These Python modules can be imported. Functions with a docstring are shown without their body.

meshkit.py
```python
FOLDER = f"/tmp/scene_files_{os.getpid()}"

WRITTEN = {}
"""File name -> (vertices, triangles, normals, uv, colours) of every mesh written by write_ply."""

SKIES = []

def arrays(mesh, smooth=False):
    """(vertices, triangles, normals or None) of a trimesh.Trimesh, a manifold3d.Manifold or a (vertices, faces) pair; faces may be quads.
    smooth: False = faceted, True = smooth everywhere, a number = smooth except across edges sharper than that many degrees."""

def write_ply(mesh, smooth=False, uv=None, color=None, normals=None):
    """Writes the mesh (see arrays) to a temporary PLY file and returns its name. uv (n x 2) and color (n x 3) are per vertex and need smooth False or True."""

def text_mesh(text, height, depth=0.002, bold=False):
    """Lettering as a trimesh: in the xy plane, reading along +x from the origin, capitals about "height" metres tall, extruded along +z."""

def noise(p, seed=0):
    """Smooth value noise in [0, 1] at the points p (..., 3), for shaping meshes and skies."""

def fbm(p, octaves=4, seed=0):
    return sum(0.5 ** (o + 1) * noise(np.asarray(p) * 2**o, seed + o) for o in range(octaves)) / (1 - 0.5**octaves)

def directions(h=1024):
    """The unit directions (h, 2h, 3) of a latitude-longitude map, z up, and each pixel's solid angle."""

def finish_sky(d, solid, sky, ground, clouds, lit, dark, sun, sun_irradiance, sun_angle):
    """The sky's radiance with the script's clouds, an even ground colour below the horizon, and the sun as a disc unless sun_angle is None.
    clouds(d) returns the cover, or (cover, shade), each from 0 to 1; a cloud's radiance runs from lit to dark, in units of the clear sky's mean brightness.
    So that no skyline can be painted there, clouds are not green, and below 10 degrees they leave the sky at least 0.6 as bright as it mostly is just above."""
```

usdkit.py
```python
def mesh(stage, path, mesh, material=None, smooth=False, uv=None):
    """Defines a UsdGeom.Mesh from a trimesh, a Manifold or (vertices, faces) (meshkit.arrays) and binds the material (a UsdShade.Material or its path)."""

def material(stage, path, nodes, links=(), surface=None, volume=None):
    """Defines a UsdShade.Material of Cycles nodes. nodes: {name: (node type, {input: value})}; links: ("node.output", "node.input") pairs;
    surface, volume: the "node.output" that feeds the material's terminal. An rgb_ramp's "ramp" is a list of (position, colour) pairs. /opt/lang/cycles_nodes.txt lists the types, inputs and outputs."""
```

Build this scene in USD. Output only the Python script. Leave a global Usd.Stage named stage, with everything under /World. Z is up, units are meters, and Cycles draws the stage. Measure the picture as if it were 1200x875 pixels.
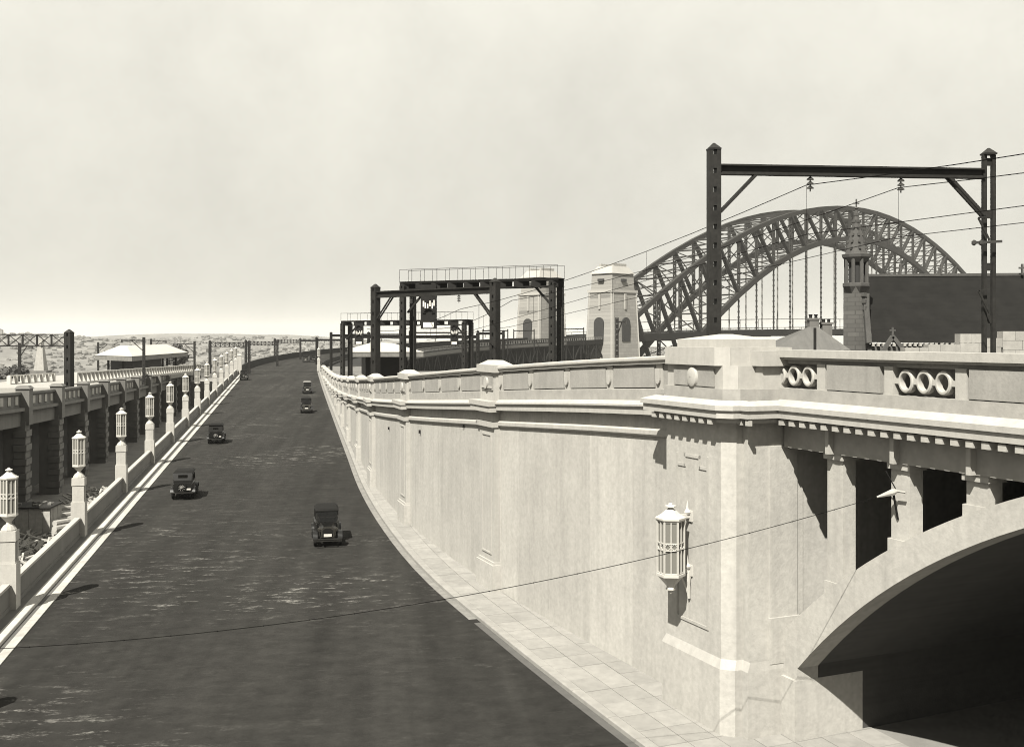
import math, random
import numpy as np, trimesh, usdkit, meshkit
from shapely.geometry import Polygon, box as sbox
from scipy.interpolate import PchipInterpolator
from pxr import Usd, UsdGeom, UsdLux, UsdShade, Gf, Sdf

random.seed(7); RNG = np.random.default_rng(7)
stage = Usd.Stage.CreateInMemory()
UsdGeom.SetStageUpAxis(stage, UsdGeom.Tokens.z); UsdGeom.SetStageMetersPerUnit(stage, 1.0)
UsdGeom.Xform.Define(stage, '/World'); UsdGeom.Scope.Define(stage, '/World/Looks')
PI = math.pi
# ---------------------------------------------------------------- camera, sky, sun, exposure
EYE = 12.5
cam = UsdGeom.Camera.Define(stage, '/World/camera')
cam.AddTranslateOp().Set(Gf.Vec3d(0, 0, EYE)); cam.AddRotateXYZOp().Set(Gf.Vec3f(90, 0, 0))
FPX, HOR = 1250.0, 396.0
cam.CreateHorizontalApertureAttr(36.0); cam.CreateVerticalApertureAttr(36.0*875/1200)
cam.CreateFocalLengthAttr(36.0*FPX/1200); cam.CreateClippingRangeAttr(Gf.Vec2f(0.1, 20000))
cam.CreateVerticalApertureOffsetAttr(-36.0*(437.5-HOR)/1200)
cam.CreateExposureAttr(1.6)
SUN_AZ = math.atan2(-0.37, -0.93); SUN_EL = math.radians(50)       # direction towards the sun: behind the camera, to the left
sd = np.array([math.sin(SUN_AZ)*math.cos(SUN_EL), math.cos(SUN_AZ)*math.cos(SUN_EL), math.sin(SUN_EL)])
sun = UsdLux.DistantLight.Define(stage, '/World/sun')
sun.CreateIntensityAttr(1.25); sun.CreateAngleAttr(0.5); sun.CreateColorAttr(Gf.Vec3f(1.0, .965, .88)); sun.CreateNormalizeAttr(True)
sun.AddRotateXYZOp().Set(Gf.Vec3f(90-50, 0, -math.degrees(SUN_AZ)+180))
sky = UsdLux.DomeLight.Define(stage, '/World/sky')
skymat = usdkit.material(stage, '/World/Looks/sky_air', {
    'tc': ('texture_coordinate', {}),
    'sky': ('sky_texture', {'sky_type': 'single_scattering', 'sun_disc': False, 'sun_elevation': SUN_EL, 'sun_rotation': SUN_AZ, 'aerosol_density': 2.0}),
    'bw': ('rgb_to_bw', {}), 'pw': ('math', {'math_type': 'power', 'value2': -0.1}),
    'mul': ('math', {'math_type': 'multiply', 'value2': 2.46}),
    'n': ('noise_texture', {'scale': 4.2, 'detail': 8.0, 'roughness': 0.66}),
    'mr': ('map_range', {'from_min': 0.36, 'from_max': 0.62, 'to_min': 0.92, 'to_max': 1.05}),
    'mul2': ('math', {'math_type': 'multiply'}), 'sx': ('separate_xyz', {}), 'low': ('map_range', {'from_min': 0.0, 'from_max': 0.22, 'to_min': 0.90, 'to_max': 1.03}), 'mul3': ('math', {'math_type': 'multiply'}),
    'cc': ('combine_color', {}), 'tint': ('vector_math', {'math_type': 'multiply', 'vector2': (1.0, .975, .87)}),
    'bg': ('background_shader', {'strength': 0.12})},
    [('sky.color', 'bw.color'), ('bw.val', 'pw.value1'), ('pw.value', 'mul.value1'), ('tc.generated', 'n.vector'), ('n.fac', 'mr.value'),
     ('mul.value', 'mul2.value1'), ('mr.result', 'mul2.value2'), ('tc.generated', 'sx.vector'), ('sx.z', 'low.value'), ('mul2.value', 'mul3.value1'), ('low.result', 'mul3.value2'), ('mul3.value', 'cc.r'), ('mul3.value', 'cc.g'), ('mul3.value', 'cc.b'),
     ('cc.color', 'tint.vector1'), ('tint.vector', 'bg.color')], surface='bg.background')
UsdShade.MaterialBindingAPI.Apply(sky.GetPrim()).Bind(skymat)
sky.GetPrim().SetCustomDataByKey('kind', 'structure')

# ---------------------------------------------------------------- materials
def tone(g): return (g, g*.965, g*.885)
M = {}
def mat(name, g, rough=.8, amp=.15, scale=2.0, streak=None, bump=0.0, bscale=20, metal=0.0, amp2=0.0, scale2=14, spec=.5):
    """grey material: base tone g, patchy variation amp at scale (per metre), vertical streaks, fine bump"""
    g = g*.455
    lo, hi = tone(g*(1-amp)), tone(g*(1+amp))
    nodes = {'geo': ('geometry', {}), 'n': ('noise_texture', {'scale': scale, 'detail': 6.0, 'roughness': .65}),
             'r': ('rgb_ramp', {'ramp': [(.28, lo), (.5, tone(g)), (.72, hi)]}),
             'p': ('principled_bsdf', {'roughness': rough, 'metallic': metal, 'specular_ior_level': spec})}
    links = [('geo.position', 'n.vector'), ('n.fac', 'r.fac')]
    out = 'r.color'
    if streak:
        nodes['mp'] = ('mapping', {'scale': streak[0]})
        nodes['n2'] = ('noise_texture', {'scale': 1.0, 'detail': 5.0, 'roughness': .6})
        nodes['r2'] = ('rgb_ramp', {'ramp': [(.25, (1-streak[1],)*3), (.5, (1, 1, 1)), (.75, (1+streak[1]*.5,)*3)]})
        nodes['m2'] = ('vector_math', {'math_type': 'multiply'})
        links += [('geo.position', 'mp.vector'), ('mp.vector', 'n2.vector'), ('n2.fac', 'r2.fac'), (out, 'm2.vector1'), ('r2.color', 'm2.vector2')]
        out = 'm2.vector'
    if amp2:
        nodes['n3'] = ('noise_texture', {'scale': scale2, 'detail': 4.0})
        nodes['r3'] = ('rgb_ramp', {'ramp': [(.3, (1-amp2,)*3), (.7, (1+amp2,)*3)]})
        nodes['m3'] = ('vector_math', {'math_type': 'multiply'})
        links += [('geo.position', 'n3.vector'), ('n3.fac', 'r3.fac'), (out, 'm3.vector1'), ('r3.color', 'm3.vector2')]
        out = 'm3.vector'
    links.append((out, 'p.base_color'))
    if bump:
        nodes['nb'] = ('noise_texture', {'scale': bscale, 'detail': 5.0})
        nodes['b'] = ('bump', {'strength': bump, 'distance': .02})
        links += [('geo.position', 'nb.vector'), ('nb.fac', 'b.height'), ('b.normal', 'p.normal')]
    M[name] = usdkit.material(stage, '/World/Looks/'+name, nodes, links, surface='p.BSDF')

for nm_, g_ in (('concrete', .525), ('concrete_light', .55), ('concrete_grey', .495)):
    mat(nm_, g_, .9, .10, .5, streak=((2.4, 2.4, .16), .15), bump=.3, bscale=14, amp2=.09, scale2=6)
mat('concrete_trim', .50, .9, .07, .7, streak=((4, 4, .3), .12), bump=.2, bscale=14, amp2=.05, scale2=6)
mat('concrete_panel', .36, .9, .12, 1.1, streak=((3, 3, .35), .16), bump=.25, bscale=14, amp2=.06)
mat('concrete_base', .40, .9, .13, 1.6, bump=.25, bscale=14, amp2=.08, scale2=4)
mat('concrete_shade_tone', .165, .9, .15, .5, streak=((1.5, 1.5, .15), .2), bump=.3, bscale=12)  # darker than its real tone: shade of viaduct and parapets put in
mat('concrete_deep_shade', .07, .9, .2, .8, streak=((.4, .4, 8), .2), bump=.3)  # near-black: shade of arch and recesses put into the colour
mat('paint_white', .66, .55, .05, 1.0, amp2=.03)
mat('kerb', .56, .85, .12, .8, amp2=.1, scale2=5)
mat('gutter', .50, .85, .14, .5, amp2=.1, scale2=4)
mat('kerb_dark', .10, .9, .2, 2.0)
mat('gutter_grey', .24, .9, .2, .8, amp2=.15, scale2=4)
mat('paving', .31, .9, .14, .6, bump=.2, amp2=.1, scale2=3)
mat('paving_light', .345, .9, .14, .6, bump=.2, amp2=.1, scale2=3)
mat('paving_joint', .23, .95, .2, 1.0)
mat('iron', .02, .55, .25, 1.5, amp2=.2, spec=.12)
mat('iron_light', .03, .55, .3, 1.2, amp2=.2, scale2=8, spec=.12)
mat('steel_grey', .034, .6, .2, .08, amp2=.15, scale2=.6, spec=.12)
mat('steel_pale', .2, .6, .2, .08)
mat('steel_dark', .018, .6, .3, .1, spec=.12)
mat('granite', .36, .85, .12, .12, amp2=.08, scale2=.5)
mat('granite_trim', .42, .85, .08, .2)
mat('opening_dark', .02, .9, .1, 1)
mat('slate', .016, .85, spec=.08, amp=.25, scale=.8, streak=((.5, .5, 6), .2))
mat('roof_sheet', .11, .7, .2, .9, streak=((5, .6, .6), .2))
mat('roof_white', .62, .6, .08, .4)
mat('timber', .20, .9, .25, 1.5, streak=((8, 8, .6), .25))
mat('timber_pale', .45, .9, .25, 2.5)
mat('dirt', .26, .95, .35, .5, bump=.6, bscale=3, amp2=.2)
mat('ballast', .16, .95, .25, 3, bump=.5, bscale=9)
mat('platform', .42, .9, .12, .3)
mat('rail_steel', .12, .4, .2, 4)
mat('porcelain', .05, .25, .1, 5)
mat('wire', .01, .95, .1, 5, spec=.02)
mat('car_black', .008, .3, .1, 3, spec=.3)
mat('car_dark', .012, .35, .1, 3, spec=.3)
mat('canvas', .014, .85, .2, 6, spec=.1)
mat('canvas_pale', .22, .8, .2, 6)
mat('tyre', .012, .9, .2, 6, spec=.1)
mat('stone_dark', .075, .9, .25, 1.2, amp2=.15)
mat('chrome', .75, .18, .05, 4, metal=1.0)
mat('plate_white', .7, .5, .04, 4)
mat('brick_house', .16, .9, .2, 1)
mat('wall_pale', .42, .9, .1, .4)
mat('hill', .19, .95, .45, .012, amp2=.3, scale2=.05)  # tone raised: distance haze put into the colour
mat('far_foliage', .15, .9, .4, .02, amp2=.3, scale2=.2)  # paler than the near foliage: distance haze put into the tone
mat('foliage', .07, .9, .4, .08, amp2=.3, scale2=.6)
mat('house_wall', .3, .9, .12, .1)
mat('house_roof', .14, .9, .2, .1)
mat('sign_white', .8, .5, .02, 4)
M['glass_dark'] = usdkit.material(stage, '/World/Looks/glass_dark', {'t': ('transparent_bsdf', {'color': (.3, .29, .26)}), 'g': ('glossy_bsdf', {'roughness': .05}), 'm': ('mix_closure', {'fac': .05})},
    [('t.BSDF', 'm.closure1'), ('g.BSDF', 'm.closure2')], surface='m.closure')
M['opal'] = usdkit.material(stage, '/World/Looks/opal', {'p': ('principled_bsdf', {'base_color': (.10, .097, .086), 'roughness': .3, 'specular_ior_level': .6})}, [], surface='p.BSDF')
# road: dark tar with pale chalky scuffs lying across it, worn lighter wheel tracks
M['asphalt'] = usdkit.material(stage, '/World/Looks/asphalt', {
    'geo': ('geometry', {}), 'rot': ('mapping', {'rotation': (0, 0, -.12)}),
    'm1': ('mapping', {'scale': (.6, 1.9, 1)}), 'n1': ('noise_texture', {'scale': 1.0, 'detail': 11.0, 'roughness': .78, 'distortion': .15}),
    'r1': ('rgb_ramp', {'ramp': [(.545, (0, 0, 0)), (.575, (.35,)*3), (.63, (.8,)*3), (.72, (1, 1, 1))]}),
    'm2': ('mapping', {'scale': (.055, .075, 1)}), 'n2': ('noise_texture', {'scale': 1.0, 'detail': 3.0}),
    'r2': ('rgb_ramp', {'ramp': [(.42, (.05,)*3), (.52, (.3,)*3), (.64, (1, 1, 1))]}), 'n5': ('noise_texture', {'scale': 4.0, 'detail': 6.0, 'roughness': .7}), 'r5': ('rgb_ramp', {'ramp': [(.42, (.08,)*3), (.56, (1, 1, 1))]}), 'mask0': ('math', {'math_type': 'multiply'}), 'mask': ('math', {'math_type': 'multiply'}),
    'm3': ('mapping', {'scale': (.8, .03, 1)}), 'n3': ('noise_texture', {'scale': 1.0, 'detail': 4.0}),
    'r3': ('rgb_ramp', {'ramp': [(.3, tone(.0135)), (.5, tone(.0165)), (.7, tone(.0205))]}),
    'm4': ('mapping', {'scale': (1.1, 1.4, 1)}), 'n4': ('noise_texture', {'scale': 1.0, 'detail': 7.0, 'roughness': .7}),
    'r4': ('rgb_ramp', {'ramp': [(.32, (.78,)*3), (.68, (1.26,)*3)]}), 'mm': ('vector_math', {'math_type': 'multiply'}),
    'mix': ('mix', {'color2': tone(.17)}),
    'nb': ('noise_texture', {'scale': 9.0, 'detail': 6.0}), 'b': ('bump', {'strength': .35, 'distance': .02}),
    'p': ('principled_bsdf', {'roughness': .9, 'specular_ior_level': .05})},
    [('geo.position', 'rot.vector'), ('rot.vector', 'm1.vector'), ('m1.vector', 'n1.vector'), ('n1.fac', 'r1.fac'), ('rot.vector', 'm2.vector'), ('m2.vector', 'n2.vector'), ('n2.fac', 'r2.fac'),
     ('geo.position', 'n5.vector'), ('n5.fac', 'r5.fac'), ('r1.color', 'mask0.value1'), ('r5.color', 'mask0.value2'), ('mask0.value', 'mask.value1'), ('r2.color', 'mask.value2'), ('rot.vector', 'm3.vector'), ('m3.vector', 'n3.vector'), ('n3.fac', 'r3.fac'),
     ('rot.vector', 'm4.vector'), ('m4.vector', 'n4.vector'), ('n4.fac', 'r4.fac'), ('r3.color', 'mm.vector1'), ('r4.color', 'mm.vector2'),
     ('mask.value', 'mix.fac'), ('mm.vector', 'mix.color1'), ('mix.color', 'p.base_color'), ('geo.position', 'nb.vector'), ('nb.fac', 'b.height'), ('b.normal', 'p.normal')], surface='p.BSDF')
def brickmat(name, g, bw, rh, mortar=.02, scale=1.0, var=.15):
    M[name] = usdkit.material(stage, '/World/Looks/'+name, {
        'geo': ('geometry', {}), 'sx': ('separate_xyz', {}), 'add': ('math', {'math_type': 'add'}), 'cx': ('combine_xyz', {}),
        'br': ('brick_texture', {'color1': tone(g*(1-var)), 'color2': tone(g*(1+var)), 'mortar': tone(g*.6), 'scale': scale, 'mortar_size': mortar, 'brick_width': bw, 'row_height': rh}),
        'p': ('principled_bsdf', {'roughness': .9})},
        [('geo.position', 'sx.vector'), ('sx.x', 'add.value1'), ('sx.y', 'add.value2'), ('add.value', 'cx.x'), ('sx.z', 'cx.y'), ('cx.vector', 'br.vector'), ('br.color', 'p.base_color')], surface='p.BSDF')
brickmat('turret_stone', .058, .8, .3, .02)
brickmat('pylon_stone', .155, 5.0, 1.6, .06, var=.10)

# ---------------------------------------------------------------- scene helpers
NAMES, LOC = {}, {}
def fresh(parent, name):
    k = (parent, name); n = NAMES.get(k, 0); NAMES[k] = n+1
    return parent+'/'+(name if n == 0 else '%s_%03d' % (name, n))
def cd(p, **kw):
    for k, v in kw.items():
        if v: p.SetCustomDataByKey(k, v)
def thing(name, label, cat, loc=(0, 0, 0), rz=0, group=None, kind=None):
    path = fresh('/World', name); x = UsdGeom.Xform.Define(stage, path)
    x.AddTranslateOp().Set(Gf.Vec3d(*map(float, loc)))
    if rz: x.AddRotateZOp().Set(float(math.degrees(rz)))
    LOC[path] = np.array(loc, float); cd(x.GetPrim(), label=label, category=cat, group=group, kind=kind)
    return path
def copy_of(src, name, label, cat, loc, rz=0, group=None):
    path = thing(name, label, cat, loc, rz, group); p = stage.GetPrimAtPath(path)
    p.GetReferences().AddInternalReference(src); p.SetInstanceable(True)
    return path
class MB:
    def __init__(s): s.v, s.f, s.n = [], [], 0
    def add(s, v, f):
        v = np.asarray(v, float); f = np.asarray(f, int)
        if f.shape[1] == 4: f = np.vstack([f[:, [0, 1, 2]], f[:, [0, 2, 3]]])
        s.v.append(v); s.f.append(f+s.n); s.n += len(v); return s
    def tm(s, m): return s.add(m.vertices, m.faces)
    def hexa(s, b):   # 8 corners: bottom 4 ccw, top 4
        return s.add(b, [(0, 3, 2, 1), (4, 5, 6, 7), (0, 1, 5, 4), (1, 2, 6, 5), (2, 3, 7, 6), (3, 0, 4, 7)])
    def box(s, c, d, rz=0, top=1.0):
        x, y, z = np.array(d)/2; co, si = math.cos(rz), math.sin(rz); r = []
        for k, zz in ((1, -z), (top, z)):
            for a, b in ((-x, -y), (x, -y), (x, y), (-x, y)):
                a *= k; b *= k; r.append((c[0]+a*co-b*si, c[1]+a*si+b*co, c[2]+zz))
        return s.hexa(r)
    def bar(s, p, q, w, h=None):
        h = h or w; p, q = np.array(p, float), np.array(q, float); d = q-p; d /= np.linalg.norm(d)
        up = np.array([0, 0, 1.0]) if abs(d[2]) < .95 else np.array([0, 1.0, 0])
        a = np.cross(d, up); a /= np.linalg.norm(a); b = np.cross(a, d)
        r = [e+i*a*w/2+j*b*h/2 for e in (p, q) for i, j in ((-1, -1), (1, -1), (1, 1), (-1, 1))]
        return s.hexa(r)
    def tube(s, pts, r, n=6):
        pts = np.array(pts, float); R = np.broadcast_to(r, len(pts)); rings = []
        for i in range(len(pts)):
            d = pts[min(i+1, len(pts)-1)]-pts[max(i-1, 0)]; d /= np.linalg.norm(d)
            up = np.array([0, 0, 1.0]) if abs(d[2]) < .95 else np.array([0, 1.0, 0])
            a = np.cross(d, up); a /= np.linalg.norm(a); b = np.cross(a, d)
            rings.append([pts[i]+R[i]*(a*math.cos(t)+b*math.sin(t)) for t in np.arange(n)*2*PI/n])
        f = [(i*n+j, i*n+(j+1) % n, (i+1)*n+(j+1) % n, (i+1)*n+j) for i in range(len(pts)-1) for j in range(n)]
        s.add(np.vstack(rings), f)
        for k in (0, len(pts)-1): s.add(np.vstack([rings[k], [pts[k]]]), [(j, (j+1) % n, n) for j in range(n)])
        return s
    def lathe(s, prof, c=(0, 0, 0), n=12, a0=0.0, square=False):
        rings = []
        for r, z in prof:
            rings.append([(c[0]+r*math.cos(t), c[1]+r*math.sin(t), c[2]+z) for t in a0+np.arange(n)*2*PI/n])
        m = len(prof); f = [(i*n+j, i*n+(j+1) % n, (i+1)*n+(j+1) % n, (i+1)*n+j) for i in range(m-1) for j in range(n)]
        s.add(np.vstack(rings), f)
        for k in (0, m-1):
            if prof[k][0] > 1e-4: s.add(np.vstack([rings[k], [(c[0], c[1], c[2]+prof[k][1])]]), [(j, (j+1) % n, n) for j in range(n)])
        return s
    def prism(s, poly, z0, z1):
        m = trimesh.creation.extrude_polygon(poly if isinstance(poly, Polygon) else Polygon(poly), z1-z0, engine='earcut'); v = m.vertices.copy(); v[:, 2] += z0
        return s.add(v, m.faces)
    def sweep(s, path, prof, closed=True):
        """path rows (x, y, z); prof (offset to the left of travel, dz) polygon"""
        P = np.asarray(path, float); t = np.gradient(P[:, :2], axis=0); t /= np.linalg.norm(t, axis=1)[:, None]
        N = np.stack([-t[:, 1], t[:, 0]], 1); k = len(prof); pr = np.array(prof, float)
        v = np.concatenate([np.concatenate([P[:, None, :2]+N[:, None]*pr[None, :, :1], P[:, None, 2:]+pr[None, :, 1:]+np.zeros((len(P), k, 1))], 2)]).reshape(-1, 3)
        f = [(i*k+j, i*k+(j+1) % k, (i+1)*k+(j+1) % k, (i+1)*k+j) for i in range(len(P)-1) for j in range(k if closed else k-1)]
        s.add(v, f)
        if closed:
            for e in (v[:k], v[-k:]): s.add(np.vstack([e, [e.mean(0)]]), [(j, (j+1) % k, k) for j in range(k)])
        return s
    def build(s, name, m, parent='/World', smooth=False, world=True, label=None, cat=None, kind=None, group=None):
        v = np.vstack(s.v); f = np.vstack(s.f)
        top = '/'.join(parent.split('/')[:3])
        if world and top in LOC: v = v-LOC[top]
        path = fresh(parent, name)
        pr = usdkit.mesh(stage, path, (v, f), M[m], smooth=smooth).GetPrim()
        cd(pr, label=label, category=cat, kind=kind, group=group)
        return path
class Frame:   # wall-plane frame: u along, o outwards, z up
    def __init__(s, o, t, n): s.o, s.t, s.n = np.array(o), np.array(t), np.array(n)
    def p(s, u, o, z): a = s.o+s.t*u+s.n*o; return (a[0], a[1], z)
    def block(s, mb, u0, u1, o0, o1, z0, z1, dz0=0, dz1=0):
        return mb.hexa([s.p(u0, o0, z0), s.p(u1, o0, z0+dz0), s.p(u1, o1, z0+dz0), s.p(u0, o1, z0), s.p(u0, o0, z1), s.p(u1, o0, z1+dz1), s.p(u1, o1, z1+dz1), s.p(u0, o1, z1)])
    def plan(s, mb, uo, z0, z1):
        return mb.prism(Polygon([s.p(u, o, 0)[:2] for u, o in uo]).buffer(0), z0, z1)
    def plate(s, mb, poly, o0, o1):   # polygon in (u, z), thickness o0..o1
        m = trimesh.creation.extrude_polygon(poly if isinstance(poly, Polygon) else Polygon(poly), 1.0, engine='earcut'); v = m.vertices
        return mb.add([s.p(a, o0+(o1-o0)*c, b) for a, b, c in v], m.faces)
def at(px, py, Y):   # a pixel of the 1200 wide photograph at depth Y -> point
    return np.array([(px-600)/FPX*Y, Y, EYE-(py-HOR)/FPX*Y])
ORD = 'nearest second third fourth fifth sixth seventh eighth ninth tenth eleventh twelfth thirteenth fourteenth fifteenth sixteenth seventeenth'.split()

# ---------------------------------------------------------------- layout curves
BX, BY, BTH = 34.8, 517.7, .791                                     # harbour bridge origin and heading
S0 = 228.0; SL = -.2048; d0 = np.array([SL, 1.0])/math.hypot(SL, 1)
def center_path():
    pts = [(-2.8+SL*y, y, .021*y) for y in np.arange(-20, S0, 6.0)]
    a0 = math.atan2(SL, 1); R = 300.0; x, y = -2.8+SL*S0, S0; n = 46; da = (BTH-a0)/n; h = a0
    for i in range(n+1):
        pts.append((x, y, .021*S0+.0235*R*da*i)); h2 = a0+da*(i+.5); x += R*da*math.sin(h2); y += R*da*math.cos(h2)
    e = np.array(pts[-1]); b = np.array([BX, BY, 12.8])
    for k in np.linspace(0, 1, 6)[1:]: pts.append(tuple(e+(b-e)*k))
    return np.array(pts)
CP = center_path()
def arclen(P): return np.concatenate([[0], np.cumsum(np.linalg.norm(np.diff(P[:, :2], axis=0), axis=1))])
def offset(P, o):   # to the right
    t = np.gradient(P[:, :2], axis=0); t /= np.linalg.norm(t, axis=1)[:, None]
    r = P.copy(); r[:, 0] += t[:, 1]*o; r[:, 1] -= t[:, 0]*o; return r
def resample(P, step=None, s=None):
    L = arclen(P); s = np.arange(0, L[-1], step) if s is None else np.asarray(s)
    return np.stack([np.interp(s, L, P[:, k]) for k in range(3)], 1)
def part_of(P, y0, y1, step=4.0):
    L = arclen(P); i0 = np.interp(y0, P[:, 1], L); i1 = np.interp(y1, P[:, 1], L); n = max(2, int((i1-i0)/step)+1)
    return resample(P, s=np.linspace(i0, i1, n))
def zr(y): return .021*y
kerbR = PchipInterpolator([5, 20, 31.2, 40.2, 51.5, 62.5, 76.1, 94.6, 130, 183, 239], [16.5, 8.4, 3.6, 0, -4.12, -7.25, -10.5, -14.3, -21.5, -32.2, -43.3])
wallX = PchipInterpolator([20, 33, 36.0, 48.8, 64, 78, 91.8, 106, 130, 183, 239], [13.2, 6.45, 5.0, -.9, -6.3, -10.1, -13.1, -16.1, -20.9, -31.3, -42.6])
ztop = PchipInterpolator([20, 33, 38, 48.6, 64, 78, 106, 140, 183, 239], [12.1, 12.0, 11.8, 11.2, 10.3, 9.6, 8.45, 7.35, 6.5, 6.3])

# ---------------------------------------------------------------- ground, road, kerbs, footpath
def terrain_z(x, y):
    cx = np.interp(y, CP[:, 1], CP[:, 0]); dist = np.abs(x-cx)
    near = np.clip((dist-70)/160, 0, 1)*np.clip((y+100)/150, 0, 1); far = np.clip((y-330)/160, 0, 1)
    k = np.maximum(near, far); k = k*k*(3-2*k)
    z = -1.6-38*k
    hill = np.clip((np.hypot(x, y)-1200)/900, 0, 1)
    n = meshkit.fbm(np.stack([x/620, y/900, x*0], -1), 5, 3)
    r = np.hypot(x, y); left = np.clip((350-x)/900, 0, 1)
    z = z+hill*(18+68*n)*(.45+.55*left)-np.clip((r-2600)/1500, 0, 1)*40
    return z
gx = np.concatenate([-np.geomspace(9000, 130, 60), np.linspace(-120, 120, 49), np.geomspace(130, 9000, 60)])
gy = np.concatenate([[-400, -200, -80], np.linspace(-40, 420, 60), np.geomspace(430, 9000, 110)])
GX, GY = np.meshgrid(gx, gy); GZ = terrain_z(GX, GY)
nx = len(gx); f = [(j*nx+i, j*nx+i+1, (j+1)*nx+i+1, (j+1)*nx+i) for j in range(len(gy)-1) for i in range(nx-1)]
V = np.stack([GX, GY, GZ], -1).reshape(-1, 3)
fc = np.array(f); far_face = V[fc].mean(1); isf = np.hypot(far_face[:, 0], far_face[:, 1]) > 700
MB().add(V, fc[~isf]).build('ground', 'dirt', kind='structure')
MB().add(V, fc[isf]).build('hills', 'hill', smooth=True, kind='structure')

ys = np.concatenate([np.arange(-10, 60, 1.5), np.arange(60, 240, 4.0)])
mb = MB(); L = [(-2.8+SL*y-8.35, y, zr(y)) for y in ys]; Rr = [(float(kerbR(max(y, 5))), y, zr(y)) for y in ys]
n = len(ys); mb.add(L+Rr, [(i, n+i, n+i+1, i+1) for i in range(n-1)])
far = part_of(CP, 236, 470, 5); a = offset(far, -8.2); b = offset(far, 8.2); a[:, 2] -= 0.004; b[:, 2] -= .004; k = len(a)
mb.add(np.vstack([a, b]), [(i, k+i, k+i+1, i+1) for i in range(k-1)])
mb.build('road', 'asphalt', kind='structure')

kerbL_path = offset(CP, -8.03)
def kerb_run(name, prof, material, y0, y1, gap, base=kerbL_path, step=3.66):
    root = thing(name, None, None, kind='structure'); y = y0
    while y < y1:
        MB().sweep(part_of(base, y, min(y+step-gap, y1), 1.9), prof).build('kerb_stone', material, root); y += step
# left: gutter band, dark strip as kerb-face shade, kerb top, walk in the parapet's shade
kerb_run('kerb', [(.06, -.3), (.06, .14), (.08, .16), (.43, .16), (.43, -.3)], 'kerb', 18, 228, .015)
kerb_run('gutter', [(-.50, -.2), (-.50, .012), (-.15, .012), (-.15, -.2)], 'gutter', 18, 228, .02)
MB().sweep(part_of(kerbL_path, 18, 228, 4), [(-.152, -.2), (-.152, .003), (.062, .003), (.062, -.2)]).build('kerb_dark_strip', 'kerb_dark', kind='structure')  # kerb-face shade painted as a dark strip
MB().sweep(part_of(kerbL_path, 18, 228, 4), [(.432, -.2), (.432, .145), (1.5, .145), (1.5, -.2)]).build('footway', 'concrete_shade_tone', kind='structure')

# right: kerb stones, gutter, slabs
KR = np.array([(float(kerbR(y)), y, zr(y)) for y in np.concatenate([np.arange(12, 60, 1.0), np.arange(60, 239.5, 3.0)])])
WP = np.array([(float(wallX(y)), y, float(ztop(y))) for y in np.concatenate([np.arange(30, 66, 1.0), np.arange(66, 239.5, 2.0)])])
kerb_run('kerb', [(0, -.3), (0, .13), (-.03, .16), (-.33, .16), (-.33, -.3)], 'paving_light', 16, 237, .02, base=KR, step=2.4)
kerb_run('gutter', [(.34, -.2), (.34, .01), (.01, .01), (.01, -.2)], 'gutter_grey', 44, 237, .02, base=KR, step=3.0)
iron = MB().sweep(part_of(KR, 14, 43.5, 1.0), [(.30, -.2), (.30, .006), (.01, .006), (.01, -.2)]); iron.build('kerb_dark_strip', 'kerb_dark', kind='structure')
fp_in = offset(KR, .335)
walk = Polygon([tuple(p[:2]) for p in fp_in]+[(float(wallX(y))+.6, y) for y in np.arange(239, 33, -3.0)]+[(11, 35), (40, 35), (40, 12)]).buffer(0)
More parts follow.
